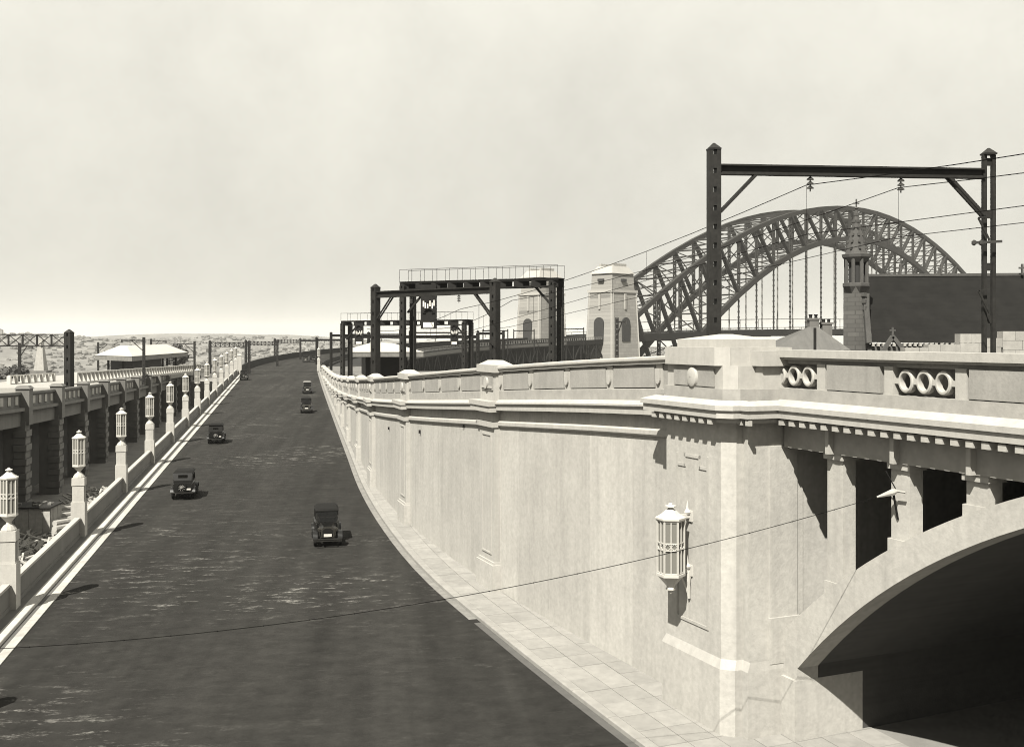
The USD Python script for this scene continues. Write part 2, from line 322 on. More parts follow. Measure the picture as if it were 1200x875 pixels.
bed = trimesh.creation.triangulate_polygon(walk.segmentize(2.5), engine='earcut'); bv = np.array([(x, y, zr(y)+.13) for x, y in bed[0]])
foot = thing('footpath', None, None, kind='structure')
MB().add(bv, bed[1]).build('bedding', 'paving_joint', foot)
Lk = arclen(fp_in); s0 = np.interp(26.0, KR[:, 1], Lk); s1 = np.interp(92.0, KR[:, 1], Lk); row = 0
s = s0
tang = np.gradient(fp_in[:, :2], axis=0); tang /= np.linalg.norm(tang, axis=1)[:, None]
nslab = 0
while s < s1:
    def pt(ss, w):
        p = resample(fp_in, s=[ss])[0]; j = int(np.searchsorted(Lk, ss)); t = tang[min(j, len(tang)-1)]; return (p[0]+t[1]*w, p[1]-t[0]*w)
    off = .0
    for c in range(7):
        w0, w1 = c*.95+.01, c*.95+.935
        q = Polygon([pt(s+.012, w0), pt(s+.012, w1), pt(s+1.19, w1), pt(s+1.19, w0)])
        if not q.is_valid: continue
        ok = q.intersection(walk)
        if ok.is_empty or ok.area < .08 or ok.geom_type != 'Polygon' or nslab > 290: continue
        ok = ok.simplify(.01); h = .15+RNG.uniform(0, .008)
        m = trimesh.creation.extrude_polygon(ok, .06, engine='earcut'); v = m.vertices.copy(); v[:, 2] += zr(v[:, 1])+h-.06
        MB().add(v, m.faces).build('paving_slab', 'paving' if RNG.random() < .6 else 'paving_light', foot); nslab += 1
    s += 1.2
# floor under the arch
MB().prism([(7, 12), (45, -5), (70, 40), (40, 70), (12, 45), (7, 33)], -.5, .42).build('roadway_under_arch', 'concrete_deep_shade', kind='structure')

# ---------------------------------------------------------------- retaining wall on the right
wall = thing('retaining_wall', 'long pale concrete retaining wall with moulded parapet curving beside the road', 'wall', (0, 40, 0))
Lw = arclen(WP)
def wy(y): return float(np.interp(y, WP[:, 1], Lw))
PIL = [48.8, 64, 78, 91.8, 106] + [106+14*i for i in range(1, 10)]
edges = [35.2]+PIL+[238.8]
def wsec(y0, y1, step=1.6, pad=0.0):
    a, b = wy(y0)+pad, wy(y1)-pad; n = max(2, int((b-a)/step)+1); return resample(WP, s=np.linspace(a, b, n))
def wall_face(mb, P, o0, o1, dz_top):
    t = np.gradient(P[:, :2], axis=0); t /= np.linalg.norm(t, axis=1)[:, None]; N = np.stack([-t[:, 1], t[:, 0]], 1)
    rows = []
    for p, nn in zip(P, N):
        zb = zr(p[1])-.3
        rows.append([(p[0]+nn[0]*o, p[1]+nn[1]*o, z) for o, z in ((o1, zb), (o1, p[2]+dz_top), (o0, p[2]+dz_top), (o0, zb))])
    v = np.array(rows).reshape(-1, 3); n = len(rows)
    f = [(i*4+j, i*4+(j+1) % 4, (i+1)*4+(j+1) % 4, (i+1)*4+j) for i in range(n-1) for j in range(4)]+[(0, 1, 2, 3), (4*n-4, 4*n-3, 4*n-2, 4*n-1)]
    return mb.add(v, f)
COPE = [(-.55, -.02), (-.5, .0), (.16, .0), (.2, -.05), (.2, -.13), (.13, -.18), (.13, -.26), (-.55, -.26)]
for i in range(len(edges)-1):
    y0, y1 = edges[i], edges[i+1]; P = wsec(y0, y1)
    nps = 5 if i == 0 else 4; sa, sb = wy(y0), wy(y1); cuts = np.linspace(sa, sb, nps+1); cuts[1:-1] += RNG.uniform(-.5, .5, nps-1)
    for k in range(nps):
        wall_face(MB(), resample(WP, s=np.linspace(cuts[k]+.006, cuts[k+1]-.006, 5)), -.8, 0, -1.95).build('wall_panel', ['concrete', 'concrete_grey', 'concrete_light', 'concrete', 'concrete_light', 'concrete_grey'][int(RNG.integers(0, 6))], wall)
    wall_face(MB(), P, -.8, -.03, -1.96).build('wall_core', 'concrete_grey', wall)
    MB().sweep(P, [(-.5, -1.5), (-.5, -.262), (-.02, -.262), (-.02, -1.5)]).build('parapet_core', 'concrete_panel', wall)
    MB().sweep(P, COPE).build('coping', 'concrete_trim', wall)
    MB().sweep(P, [(-.018, -1.5), (-.018, -1.10), (.06, -1.10), (.07, -1.13), (.07, -1.5)]).build('base_course', 'concrete_base', wall)
    MB().sweep(P, [(-.6, -1.98), (-.6, -1.502), (.07, -1.502), (.36, -1.62), (.40, -1.64), (.40, -1.70), (.32, -1.74), (.32, -1.98)]).build('cornice', 'concrete_trim', wall)
    MB().sweep(P, [(.002, -2.72), (.002, -2.46), (.06, -2.46), (.13, -2.52), (.13, -2.66), (.09, -2.72)]).build('string_course', 'concrete_trim', wall)
    npan = 4; a, b = wy(y0)+(1.15 if i else .9), wy(y1)-1.15; w = (b-a)/npan
    for k in range(npan):
        Q = resample(WP, s=np.linspace(a+k*w+.28, a+(k+1)*w-.28, 4))
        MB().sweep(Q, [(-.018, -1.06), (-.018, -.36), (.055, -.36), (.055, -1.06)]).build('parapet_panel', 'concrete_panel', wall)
    for k in range(npan+1):
        Q = resample(WP, s=[a+k*w-.2, a+k*w+.2]); m_ = Q.mean(0); t = Q[1, :2]-Q[0, :2]; t /= np.linalg.norm(t); nn = np.array([-t[1], t[0]])
        fr = Frame(m_[:2], t, nn); st = MB(); fr.block(st, -.2, .2, -.018, .03, m_[2]-1.095, m_[2]-.264)
        if i < 8:   # shield shaped boss near the foot
            th = np.linspace(0, PI, 9); fr.plate(st, [(.13, m_[2]-.75), (.13, m_[2]-.42), (-.13, m_[2]-.42), (-.13, m_[2]-.75)]+[(-.13*math.cos(q), m_[2]-.75-.2*math.sin(q)) for q in th[1:-1]], .02, .11)
        st.build('parapet_stud', 'concrete_trim', wall)
for i, y in enumerate(PIL):
    p = resample(WP, s=[wy(y)])[0]; q = resample(WP, s=[wy(y)-.5, wy(y)+.5]); t = q[1, :2]-q[0, :2]; t /= np.linalg.norm(t); nn = np.array([-t[1], t[0]]); g = (q[1, 2]-q[0, 2])
    fr = Frame(p[:2], t, nn); zt = p[2]; zb = zr(y)-.3; h = zt-1.98-zb
    shaft = MB(); fr.block(shaft, -.95, .95, -.1, .26, zb, zt-1.96)
    shaft.build('pilaster', 'concrete_trim', wall)
    if h > 3.0:
        pl = MB(); fr.block(pl, -1.08, 1.08, -.1, .40, zb, zb+1.6); fr.block(pl, -1.0, 1.0, -.1, .33, zb+1.598, zb+1.72); pl.build('pilaster_plinth', 'concrete', wall)
        fm = MB(); z0, z1 = zb+2.1, zt-3.1
        if z1-z0 > .8:
            for u0, u1, a, b in ((-.6, .6, z0-.08, z0), (-.6, .6, z1, z1+.08), (-.6, -.52, z0, z1), (.52, .6, z0, z1)): fr.block(fm, u0, u1, .258, .30, a, b)
            fm.build('panel_frame', 'concrete_trim', wall)
    cap = MB(); fr.block(cap, -1.0, 1.0, .1, .40, zt-2.70, zt-2.47); cap.build('pilaster_cap', 'concrete_trim', wall)
    cor = MB(); fr.block(cor, -1.25, 1.25, .1, .62, zt-2.0, zt-1.735); fr.block(cor, -1.3, 1.3, .1, .68, zt-1.735, zt-1.52); cor.build('cornice_break', 'concrete_trim', wall)
    pd = MB(); fr.block(pd, -1.0, 1.0, -.6, .22, zt-1.52, zt-.22); pd.build('pedestal', 'concrete_trim', wall)
    pn = MB(); fr.block(pn, -.7, .7, .218, .27, zt-1.05, zt-.42); pn.build('pedestal_panel', 'concrete_panel', wall)
    if i < 8:
        th = np.arange(16)*2*PI/16; ds = MB(); fr.plate(ds, [(.22*math.cos(q), zt-.73+.26*math.sin(q)) for q in th], .2, .36); fr.block(ds, -.62, .62, .2, .31, zt-.96, zt-.86); ds.build('pedestal_disc', 'concrete_trim', wall)
    cp = MB(); fr.block(cp, -1.12, 1.12, -.7, .36, zt-.24, zt+.10)
    b4 = [fr.p(u, o, zt+.098) for u, o in ((-1.05, -.62), (1.05, -.62), (1.05, .3), (-1.05, .3))]+[fr.p(u, o, zt+.30) for u, o in ((-.5, -.35), (.5, -.35), (.5, .03), (-.5, .03))]
    cp.hexa(b4); cp.build('pedestal_cap', 'concrete_trim', wall)

for y, dz, sz in ((60.5, -3.3, .08), (52.5, -2.8, .06), (70, -3.4, .07)):
    p = resample(WP, s=[wy(y)])[0]; m = MB(); m.box((p[0]-.02, p[1], p[2]+dz), (sz*2, sz*1.6, sz*2.4), rz=.4); m.build('drain_spout', 'iron', wall)
# ---------------------------------------------------------------- corner pier and arch bridge
A0 = np.array([8.163, 31.3]); TT = np.array([.399, -.917]); NN = np.array([-.917, -.399])
F = Frame(A0, TT, NN); ZT = 12.15
pier = thing('corner_pier', 'massive pale concrete pier with capped pedestal between retaining wall and arch', 'pier', (6.2, 33, 0))
def chamfered(u0, u1, u2, o1, o2, ob=-.8, c=.32): return [(u0, ob), (u0, o1), (u1-c, o1), (u1, o1-c), (u1, o2), (u2, o2), (u2, ob)]
mb = MB(); F.plan(mb, chamfered(-4.17, -.62, -.30, 1.82, 1.28), .2, 2.75); mb.build('plinth', 'concrete', pier)
def frustum(fr, lo, hi, z0, z1):
    m = MB(); n = len(lo); v = [fr.p(u, o, z0) for u, o in lo]+[fr.p(u, o, z1) for u, o in hi]
    f = [(i, (i+1) % n, n+(i+1) % n, n+i) for i in range(n)]; m.add(v, f); return m
frustum(F, chamfered(-4.17, -.62, -.30, 1.82, 1.28), chamfered(-4.06, -.71, -.33, 1.71, 1.17), 2.748, 3.02).build('plinth_weathering', 'concrete_trim', pier)
mb = MB(); F.plan(mb, chamfered(-4.06, -.71, -.42, 1.71, 1.17), 2.7, 10.05); mb.build('shaft', 'concrete', pier)
mb = MB()
for u0, u1, a, b in ((-3.45, -3.36, 3.7, 8.9), (-1.75, -1.66, 3.7, 8.9), (-3.36, -1.75, 3.7, 3.79), (-3.0, -2.1, 8.81, 8.9), (-3.36, -2.95, 8.5, 8.59), (-2.15, -1.75, 8.5, 8.59), (-3.0, -2.92, 8.5, 8.9), (-2.18, -2.1, 8.5, 8.9)): F.block(mb, u0, u1, 1.70, 1.74, a, b)
mb.build('panel_frame', 'concrete_trim', pier)
mb = MB(); F.plan(mb, [(-4.35, -.8), (-4.35, 2.0), (-.65, 2.0), (-.35, 1.66), (-.35, 1.4), (-.05, 1.4), (-.05, -.8)], 10.03, 10.17); mb.build('bed_mould', 'concrete_trim', pier)
for k in range(8):
    mb = MB(); F.block(mb, -4.3+k*.45, -4.3+k*.45+.22, 2.0, 2.12, 9.97, 10.12); mb.build('dentil', 'concrete_trim', pier)
for k in range(2):
    mb = MB(); F.block(mb, -.5+k*.4, -.3+k*.4, 1.42, 1.52, 9.97, 10.12); mb.build('dentil', 'concrete_trim', pier)
mb = MB(); F.plan(mb, [(-4.75, -.8), (-4.75, 2.17), (-.6, 2.17), (-.25, 1.82), (-.25, 1.56), (.08, 1.56), (.08, -.8)], 10.168, 10.40); mb.build('corona', 'concrete_trim', pier)
frustum(F, [(-4.82, -.8), (-4.82, 2.24), (-.57, 2.24), (-.2, 1.88), (-.2, 1.62), (.14, 1.62), (.14, -.8)], [(-4.3, -.8), (-4.3, 1.95), (-.75, 1.95), (-.4, 1.7), (-.4, 1.4), (-.1, 1.4), (-.1, -.8)], 10.54, 10.68).build('cornice_slope', 'concrete_trim', pier)
mb = MB(); F.plan(mb, [(-4.82, -.8), (-4.82, 2.24), (-.57, 2.24), (-.2, 1.88), (-.2, 1.62), (.14, 1.62), (.14, -.8)], 10.398, 10.542); mb.build('cornice_lip', 'concrete_trim', pier)
mb = MB(); F.plan(mb, [(-4.1, -.6), (-4.1, 1.78), (-.85, 1.78), (-.5, 1.4), (-.5, .85), (-.22, .85), (-.22, -.6)], 10.66, 11.0); mb.build('pedestal_base', 'concrete_base', pier)
mb = MB(); F.plan(mb, [(-4.0, -.6), (-4.0, 1.7), (-.95, 1.7), (-.62, 1.4), (-.62, .78), (-.28, .78), (-.28, -.6)], 10.99, 11.68); mb.build('pedestal', 'concrete_trim', pier)
mb = MB(); F.block(mb, -3.55, -1.35, 1.695, 1.76, 11.04, 11.58); mb.build('pedestal_panel', 'concrete_panel', pier)
mb = MB(); th = np.arange(24)*2*PI/24; r = [(.02, .12), (.2, .115), (.29, .08), (.33, .0)]
vv = []
for rr, oo in r: vv += [F.p(-2.45+.85*rr*math.cos(q), 1.75+oo, 11.3+rr*math.sin(q)) for q in th]
mb.add(vv, [(i*24+j, i*24+(j+1) % 24, (i+1)*24+(j+1) % 24, (i+1)*24+j) for i in range(3) for j in range(24)]); mb.build('pedestal_disc', 'concrete_trim', pier, smooth=40)
mb = MB(); F.plan(mb, [(-4.15, -.7), (-4.15, 1.6), (-3.9, 1.86), (-1.15, 1.86), (-.8, 1.55), (-.8, -.7)], 11.678, 12.22); mb.build('cap', 'concrete_trim', pier)
mb = MB(); F.plan(mb, [(-.798, -.7), (-.798, 1.5), (-.72, .9), (-.12, .9), (-.12, -.7)], 11.678, 12.13); mb.build('cap_shoulder', 'concrete_trim', pier)
mb = MB(); F.block(mb, -3.75, -1.2, -.4, 1.5, 12.218, 12.46); b4 = [F.p(u, o, 12.458) for u, o in ((-3.75, -.4), (-1.2, -.4), (-1.2, 1.5), (-3.75, 1.5))]+[F.p(u, o, 12.62) for u, o in ((-2.6, .4), (-2.3, .4), (-2.3, .7), (-2.6, .7))]; mb.hexa(b4); mb.build('cap_block', 'concrete_trim', pier)

arch = thing('arch_bridge', 'pale concrete open-spandrel arch bridge with ring-pierced parapet at the right', 'bridge', (8.2, 31.3, 0))
UEND = 33.2
from scipy.optimize import least_squares as LSQ
pin = np.array([(0, 2.55), (1.64, 4.2), (3.46, 5.61), (4.85, 6.59), (6.3, 7.4), (8.13, 8.25)])
fit = LSQ(lambda q: [*(np.hypot(pin[:, 0]-q[0], pin[:, 1]-q[1])-q[2]), (q[0]-15.5)*.02], [16, -13, 22]).x
cu, cz, Ri = fit; UEND = 2*cu
pout = np.array([(.46, 4.5), (2.0, 5.75), (4.5, 7.3), (6.2, 8.15), (8.05, 8.94)])
fo = LSQ(lambda q: np.hypot(pout[:, 0]-cu, pout[:, 1]-q[0])-q[1], [cz, Ri+.8]).x; cz2, Ro = fo
ui = np.linspace(0.33, UEND-.33, 60); zi = cz+np.sqrt(np.maximum(Ri**2-(ui-cu)**2, 0))
uo = np.linspace(-.30, UEND+.30, 60); zo = cz2+np.sqrt(np.maximum(Ro**2-(uo-cu)**2, 0)); zo = np.minimum(zo, 9.2)
zi = np.minimum(zi, zo-.45)
rib = MB(); ring = list(zip(ui, zi))+[(UEND-.33, 2.4), (UEND+.3, 2.4)]+list(zip(uo[::-1], zo[::-1]))+[(-.3, 2.4), (.33, 2.4)]
F.plate(rib, Polygon(ring).buffer(0), -.75, 0); rib.build('arch_ring', 'concrete', arch)
# barrel behind the front rib
vb = []
for o in (-.752, -19): vb += [F.p(u, o, z) for u, z in zip(ui, zi+.02)]+[F.p(u, o, z+.45) for u, z in zip(ui, zi)]
m = len(ui); q = MB(); q.add(vb, [(i, i+1, 2*m+i+1, 2*m+i) for i in range(m-1)]+[(m+i, m+i+1, 3*m+i+1, 3*m+i) for i in range(m-1)]); q.build('barrel_soffit', 'concrete_deep_shade', arch)
for side in (0, 1):
    u0, u1 = (-.36, .34) if side == 0 else (UEND-.34, UEND+.36); e = (-6, u1) if side == 0 else (u0, UEND+6)
    mb = MB(); F.block(mb, u0, u1, -2.4, .10, .2, 2.55); mb.build('springer_plinth', 'concrete', arch)
    mb = MB(); F.block(mb, e[0]+(.004 if side else 0), e[1]-(0 if side else .004), -19, -2.402, .2, 2.62); mb.build('abutment', 'concrete_deep_shade', arch)  # same face as the springer plinth, arch shade put into the darker tone
    mb = MB(); F.block(mb, *((-6, .36) if side == 0 else (UEND-.36, UEND+6)), -19, -.77, 2.56, 3.2); mb.build('leak_stop_fill', 'concrete_deep_shade', arch)  # added block, stops sun leaking onto the abutment top
    mb = MB(); F.block(mb, -6 if side == 0 else UEND+.3, -.45 if side == 0 else UEND+6, -19, .5 if side == 0 else .5, 2.9, 9.3); mb.build('end_wall', 'concrete', arch)
mb = MB(); F.block(mb, -.449, -.36, -.55, .44, 4.2, 9.3); F.block(mb, -.449, -.30, -.6, .48, 2.9, 4.25); mb.build('end_pilaster', 'concrete', arch)
mb = MB(); F.plate(mb, Polygon([(-.3, 2.6), (-.3, 3.9), (.0, 4.1), (.2, 2.6)]), -.8, -.03); mb.build('skewback', 'concrete', arch)
# floor of the deck above the spandrels, architrave, brackets, spandrel columns
mb = MB(); F.block(mb, -6, UEND+6, -19, -.9, 9.3, 10.0); mb.build('deck_slab', 'concrete_deep_shade', arch)
mb = MB(); F.block(mb, -.3, UEND+1, -19.4, -19, 2, 10); mb.build('dark_back', 'concrete_deep_shade', arch)  # added wall closing the far end so the void stays dark
mb = MB(); F.block(mb, -.30, UEND+1, -.9, -.02, 9.28, 10.05); mb.build('architrave', 'concrete_base', arch)
k = 0; u = 1.46
while u < UEND-1:
    ze = cz2+math.sqrt(max(Ro**2-(u+.3-cu)**2, 0))
    if ze < 8.9:
        top = 9.28
        mb = MB(); F.block(mb, u, u+.65, -.58, -.14, min(ze, top)-.5, top-.16)
        mb.build('spandrel_column', 'concrete', arch)
        mb = MB(); F.block(mb, u-.07, u+.72, -.65, -.06, top-.162, top-.002); mb.build('column_capital', 'concrete_trim', arch)
        mb = MB(); F.block(mb, u-.09, u+.74, -.66, -.10, ze-.5, ze+.14); mb.build('column_base', 'concrete', arch)
        mb = MB(); F.block(mb, u+.26, u+.40, -.03, .16, 9.28, 9.98); mb.build('bracket', 'concrete_trim', arch)
        mb = MB(); F.block(mb, u, u+.65, -6.5, -5.9, cz+math.sqrt(max(Ri**2-(u+.6-cu)**2, 0))+.15, top+.02); mb.build('inner_column', 'concrete', arch)
    u += 2.48
mb = MB(); F.block(mb, -.35, UEND+1, -.9, .18, 10.02, 10.17); mb.build('bed_mould', 'concrete_trim', arch)
for k in range(70):
    mb = MB(); F.block(mb, .05+k*.46, .27+k*.46, .178, .455, 9.97, 10.125); mb.build('dentil', 'concrete_trim', arch)
mb = MB(); F.block(mb, -.25, UEND+1, -.9, .5, 10.168, 10.40); mb.build('corona', 'concrete_trim', arch)
mb = MB(); mb.hexa([F.p(u, o, z) for u, o, z in ((-.25, -.9, 10.538), (UEND+1, -.9, 10.538), (UEND+1, .54, 10.538), (-.25, .54, 10.538), (-.25, -.9, 10.70), (UEND+1, -.9, 10.70), (UEND+1, .2, 10.70), (-.25, .2, 10.70))]); F.block(mb, -.25, UEND+1, -.9, .56, 10.398, 10.54); mb.build('cornice_slope', 'concrete_trim', arch)
mb = MB(); F.block(mb, -.25, UEND+1, -.5, .20, 10.68, 11.04); mb.build('base_course', 'concrete_base', arch)
PZ0, PZ1 = 11.04, 11.77
mb = MB(); F.block(mb, -.25, UEND+1, -.5, .20, PZ1+.10, PZ1+.17); F.block(mb, -.25, UEND+1, -.55, .30, PZ1+.168, 12.15); mb.build('coping', 'concrete_trim', arch)
mb = MB(); F.block(mb, -.25, UEND+1, -.5, .02, PZ1-.02, PZ1+.102); mb.build('frieze', 'concrete_panel', arch)
# bays: pierced (three linked rings) and solid, alternating; u from pixel columns
def u_of(px, o=.15):
    k = (px-600)/FPX; a = A0+NN*o; return (k*a[1]-a[0])/(TT[0]-k*TT[1])
bays = [('ring', 902, 957), ('panel', 970, 1032), ('ring', 1046, 1119), ('panel', 1137, 1215)]
uu = u_of(1215); bl = [(k, u_of(a), u_of(b)) for k, a, b in bays]
per = bl[2][1]-bl[0][1]; j = 2
while bl[-1][2] < UEND-2:
    bl += [('ring', bl[0][1]+per*j, bl[0][2]+per*j), ('panel', bl[1][1]+per*j, bl[1][2]+per*j)]; j += 1
for i, (kind, a, b) in enumerate(bl):
    if kind == 'panel':
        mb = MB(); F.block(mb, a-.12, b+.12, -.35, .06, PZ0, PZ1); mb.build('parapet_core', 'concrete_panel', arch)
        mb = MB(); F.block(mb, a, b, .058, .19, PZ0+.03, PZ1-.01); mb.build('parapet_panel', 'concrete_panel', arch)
    else:
        c0 = (a+b)/2; w = (b-a)
        for kx in (-1, 0, 1):
            uc = c0+kx*w*.30; ths = np.arange(28)*2*PI/28; ms = MB(); vv = []
            for (rr, oo) in ((.30, .02), (.30, .16), (.27, .19), (.22, .19), (.20, .16), (.20, .02)): vv += [F.p(uc+rr*.86*math.cos(q), oo-.06, (PZ0+PZ1)/2+rr*math.sin(q)) for q in ths]
            ms.add(vv, [(p*28+q, p*28+(q+1) % 28, ((p+1) % 6)*28+(q+1) % 28, ((p+1) % 6)*28+q) for p in range(6) for q in range(28)]); ms.build('parapet_ring', 'concrete_trim', arch, smooth=40)
        for kx in (-1.5, -.5, .5, 1.5):
            uc = c0+kx*w*.30; ms = MB(); hw = .085 if abs(kx) < 1 else .13; F.block(ms, uc-hw, uc+hw, -.05, .09, (PZ0+PZ1)/2-.07, (PZ0+PZ1)/2+.07); ms.build('ring_link', 'concrete_trim', arch)
        mb = MB(); F.block(mb, a-.02, b+.02, -.5, -.42, PZ0, PZ1); mb.build('parapet_back', 'concrete_panel', arch)
    nxt = bl[i+1][1] if i+1 < len(bl) else b+.5
    ex = .12 if kind == 'panel' else .0; ex2 = .0 if kind == 'panel' else .12
    mb = MB(); F.block(mb, b+ex, nxt-ex2, -.45, .14, PZ0, PZ1); mb.build('parapet_post', 'concrete_trim', arch)
mb = MB(); F.block(mb, -.25, bl[0][1], -.45, .14, PZ0, PZ1); mb.build('parapet_post', 'concrete_trim', arch)
far_pier = thing('corner_pier', 'second concrete pier at the far right end of the arch, mostly outside the view', 'pier', F.p(UEND+2, 0, 0))
mb = MB(); F.block(mb, UEND+.5, UEND+4, -2, 1.6, -1, 10.1); mb.build('shaft', 'concrete', far_pier)

# ---------------------------------------------------------------- lamps
def lantern(root, z0, H, R, world=False, brackets=None):
    """octagonal lantern: base funnel, glazing bars, panes, roof and finial"""
    b = MB(); n = 6; a0 = PI/6
    b.lathe([(.0, z0-.02), (R*.34, z0-.02), (R*.34, z0+.03), (R*.28, z0+.06), (R*.30, z0+.1), (R*.85, z0+H*.14), (R*1.02, z0+H*.155), (R*1.02, z0+H*.185), (R*.9, z0+H*.19), (0, z0+H*.19)], n=n, a0=a0)
    b.build('lantern_base', 'paint_white', root, world=world)
    zb, zt = z0+H*.19, z0+H*.80; fr = MB()
    for k in range(n):
        t = a0+k*2*PI/n; t2 = t+2*PI/n; p = np.array([R*.92*math.cos(t), R*.92*math.sin(t)]); q = np.array([R*.92*math.cos(t2), R*.92*math.sin(t2)])
        fr.bar((*p, zb), (*p, zt), R*.11); m_ = (p+q)/2; fr.bar((*m_, zb), (*m_, zt), R*.07)
        for zz in (zb+.02, zt-.02, zb+(zt-zb)*.45, zb+(zt-zb)*.58): fr.bar((*p, zz), (*q, zz), R*.07)
        za, zc = zb+(zt-zb)*.45, zb+(zt-zb)*.58
        for e0, e1 in ((p, m_), (m_, q)):
            fr.bar((*e0, (za+zc)/2), (*((e0+e1)/2), zc), R*.045); fr.bar((*e0, (za+zc)/2), (*((e0+e1)/2), za), R*.045); fr.bar((*e1, (za+zc)/2), (*((e0+e1)/2), zc), R*.045); fr.bar((*e1, (za+zc)/2), (*((e0+e1)/2), za), R*.045)
    fr.build('glazing_bars', 'paint_white', root, world=world)
    for k in range(n):
        t = a0+k*2*PI/n; t2 = t+2*PI/n; r = R*.86
        g = MB(); g.add([(r*math.cos(t), r*math.sin(t), zb), (r*math.cos(t2), r*math.sin(t2), zb), (r*math.cos(t2), r*math.sin(t2), zt), (r*math.cos(t), r*math.sin(t), zt)], [(0, 1, 2, 3)]); g.build('pane', 'opal', root, world=world)
    c = MB(); c.lathe([(0, zt-.01), (R*1.0, zt-.01), (R*1.08, zt+H*.01), (R*1.08, zt+H*.03), (R*.85, zt+H*.05), (R*.62, zt+H*.075), (R*.38, zt+H*.11), (R*.2, zt+H*.13), (R*.2, zt+H*.145), (R*.42, zt+H*.15), (R*.42, zt+H*.165), (R*.18, zt+H*.175), (R*.14, zt+H*.195), (0, zt+H*.2)], n=n, a0=a0)
    c.build('lantern_roof', 'paint_white', root, world=world)
lp = None; CPL = offset(CP, -9.02)
def post_at(y): 
    L_ = arclen(CPL); return resample(CPL, s=[np.interp(y, CPL[:, 1], L_)])[0]
yaw = math.atan2(-SL, 1)
def lamp_proto(loc, rz, label):
    r = thing('lamp_post', label, 'lamp post', loc, rz, 'white lantern posts along the road parapet')
    m = MB(); m.box((0, 0, .9), (.74, .74, 2.2)); m.build('pedestal_foot', 'concrete_trim', r, world=False)
    m = MB(); m.box((0, 0, 2.45), (.62, .62, 1.3)); m.box((0, 0, 1.95), (.68, .68, .28), top=.94); m.build('pedestal', 'concrete_trim', r, world=False)
    m = MB(); m.box((.312, 0, 2.0), (.02, .10, 2.2)); m.build('conduit', 'kerb_dark', r, world=False)
    m = MB(); m.box((0, 0, 3.14), (.69, .69, .42), top=.96); m.lathe([(.32, 3.34), (.32, 3.40), (.28, 3.46), (.22, 3.55), (.15, 3.6), (.0, 3.62)], n=12); m.build('pedestal_cap', 'concrete_trim', r, world=False)
    lantern(r, 3.60, 2.4, .37)
    return r
POSTY = [45+14.72*k for k in range(-2, 13)]
names = ['white lamp post on the left parapet, nearest to the camera side'] 
vis = 0
for i, y in enumerate(POSTY):
    p = post_at(y); z = zr(p[1])+.1
    if y < 44: lb = 'white lantern post on the road parapet outside the left edge, %s' % ('seen only by its shadow' if i else 'the one behind it')
    else:
        vis += 1; lb = ('white lantern post on the left parapet, cut by the left picture edge' if vis == 1 else 'white lantern post on the left parapet, %s from the camera' % ORD[vis-1])
    if lp is None: lp = lamp_proto((p[0], p[1], z), yaw, lb)
    else: copy_of(lp, 'lamp_post', lb, 'lamp post', (p[0], p[1], z), yaw, 'white lantern posts along the road parapet')
copy_of(lp, 'lamp_post', 'white lantern post standing alone at the far end of the right retaining wall', 'lamp post', (-43.6, 240.5, zr(240)-.6), yaw)
ep = post_at(226); e = thing('end_pillar', 'stout white pillar ending the lamp post parapet on the left', 'pillar', (ep[0]+.4, ep[1], zr(ep[1])), yaw)
m = MB(); m.box((0, 0, 2.0), (1.2, 1.2, 4.0)); m.build('shaft', 'concrete_trim', e, world=False); m = MB(); m.box((0, 0, 4.2), (1.4, 1.4, .4), top=.7); m.build('cap', 'concrete_trim', e, world=False)
# low parapet walls between the posts
for i in range(len(POSTY)):
    y0 = POSTY[i]; y1 = POSTY[i+1] if i+1 < len(POSTY) else 228
    P = part_of(CPL, y0+.42, y1-.42, 4.0)
    lb = 'low concrete parapet wall of the road, %s' % ('outside the left edge' if y0 < 30 else 'running to the first lamp post in view' if y0 < 44 else 'beyond the %s lamp post' % (['first']+ORD[1:])[max(0, i-2)])
    r = thing('road_parapet', lb, 'parapet', tuple(P[0]), 0, 'low parapet walls between the lamp posts')
    MB().sweep(P, [(-.11, -3.2), (-.11, 1.132), (.11, 1.132), (.11, -3.2)]).build('wall_panel', 'concrete_shade_tone', r)
    MB().sweep(P, [(-.15, 1.13), (-.15, 1.25), (.15, 1.25), (.15, 1.13)]).build('coping', 'concrete_trim', r)
    MB().sweep(P, [(-.15, .0), (-.15, .32), (-.108, .34), (-.108, .0)]).build('skirting', 'concrete_shade_tone', r)
# bracket lantern on the pier
uL = -2.67; oL = 1.70
wl = thing('wall_lantern', 'big white octagonal lantern on brackets on the concrete pier', 'lantern', F.p(uL, oL+.72, 4.8), math.atan2(NN[1], NN[0]))
lantern(wl, 0.0, 2.65, .44)
m = MB()
for zz in (2.2, .52):
    m.bar((-.72, 0, zz), (-.35, 0, zz), .09, .12); m.box((-.69, 0, zz), (.06, .3, .34)); m.lathe([(.08, zz+.05), (.11, zz+.12), (.05, zz+.22), (0, zz+.5)], c=(-.6, 0, 0), n=6)
m.tube([(-.66, 0, .5), (-.62, 0, .1), (-.66, 0, -.35)], [.09, .07, .05], 6); m.tube([(-.4, 0, .3), (-.62, 0, -.2)], .03, 5)
m.build('bracket', 'paint_white', wl, world=False)
m = MB(); m.lathe([(.0, -.16), (.05, -.13), (.05, -.06), (.03, -.02), (0, 0)], n=8); m.build('drop_finial', 'paint_white', wl, world=False)

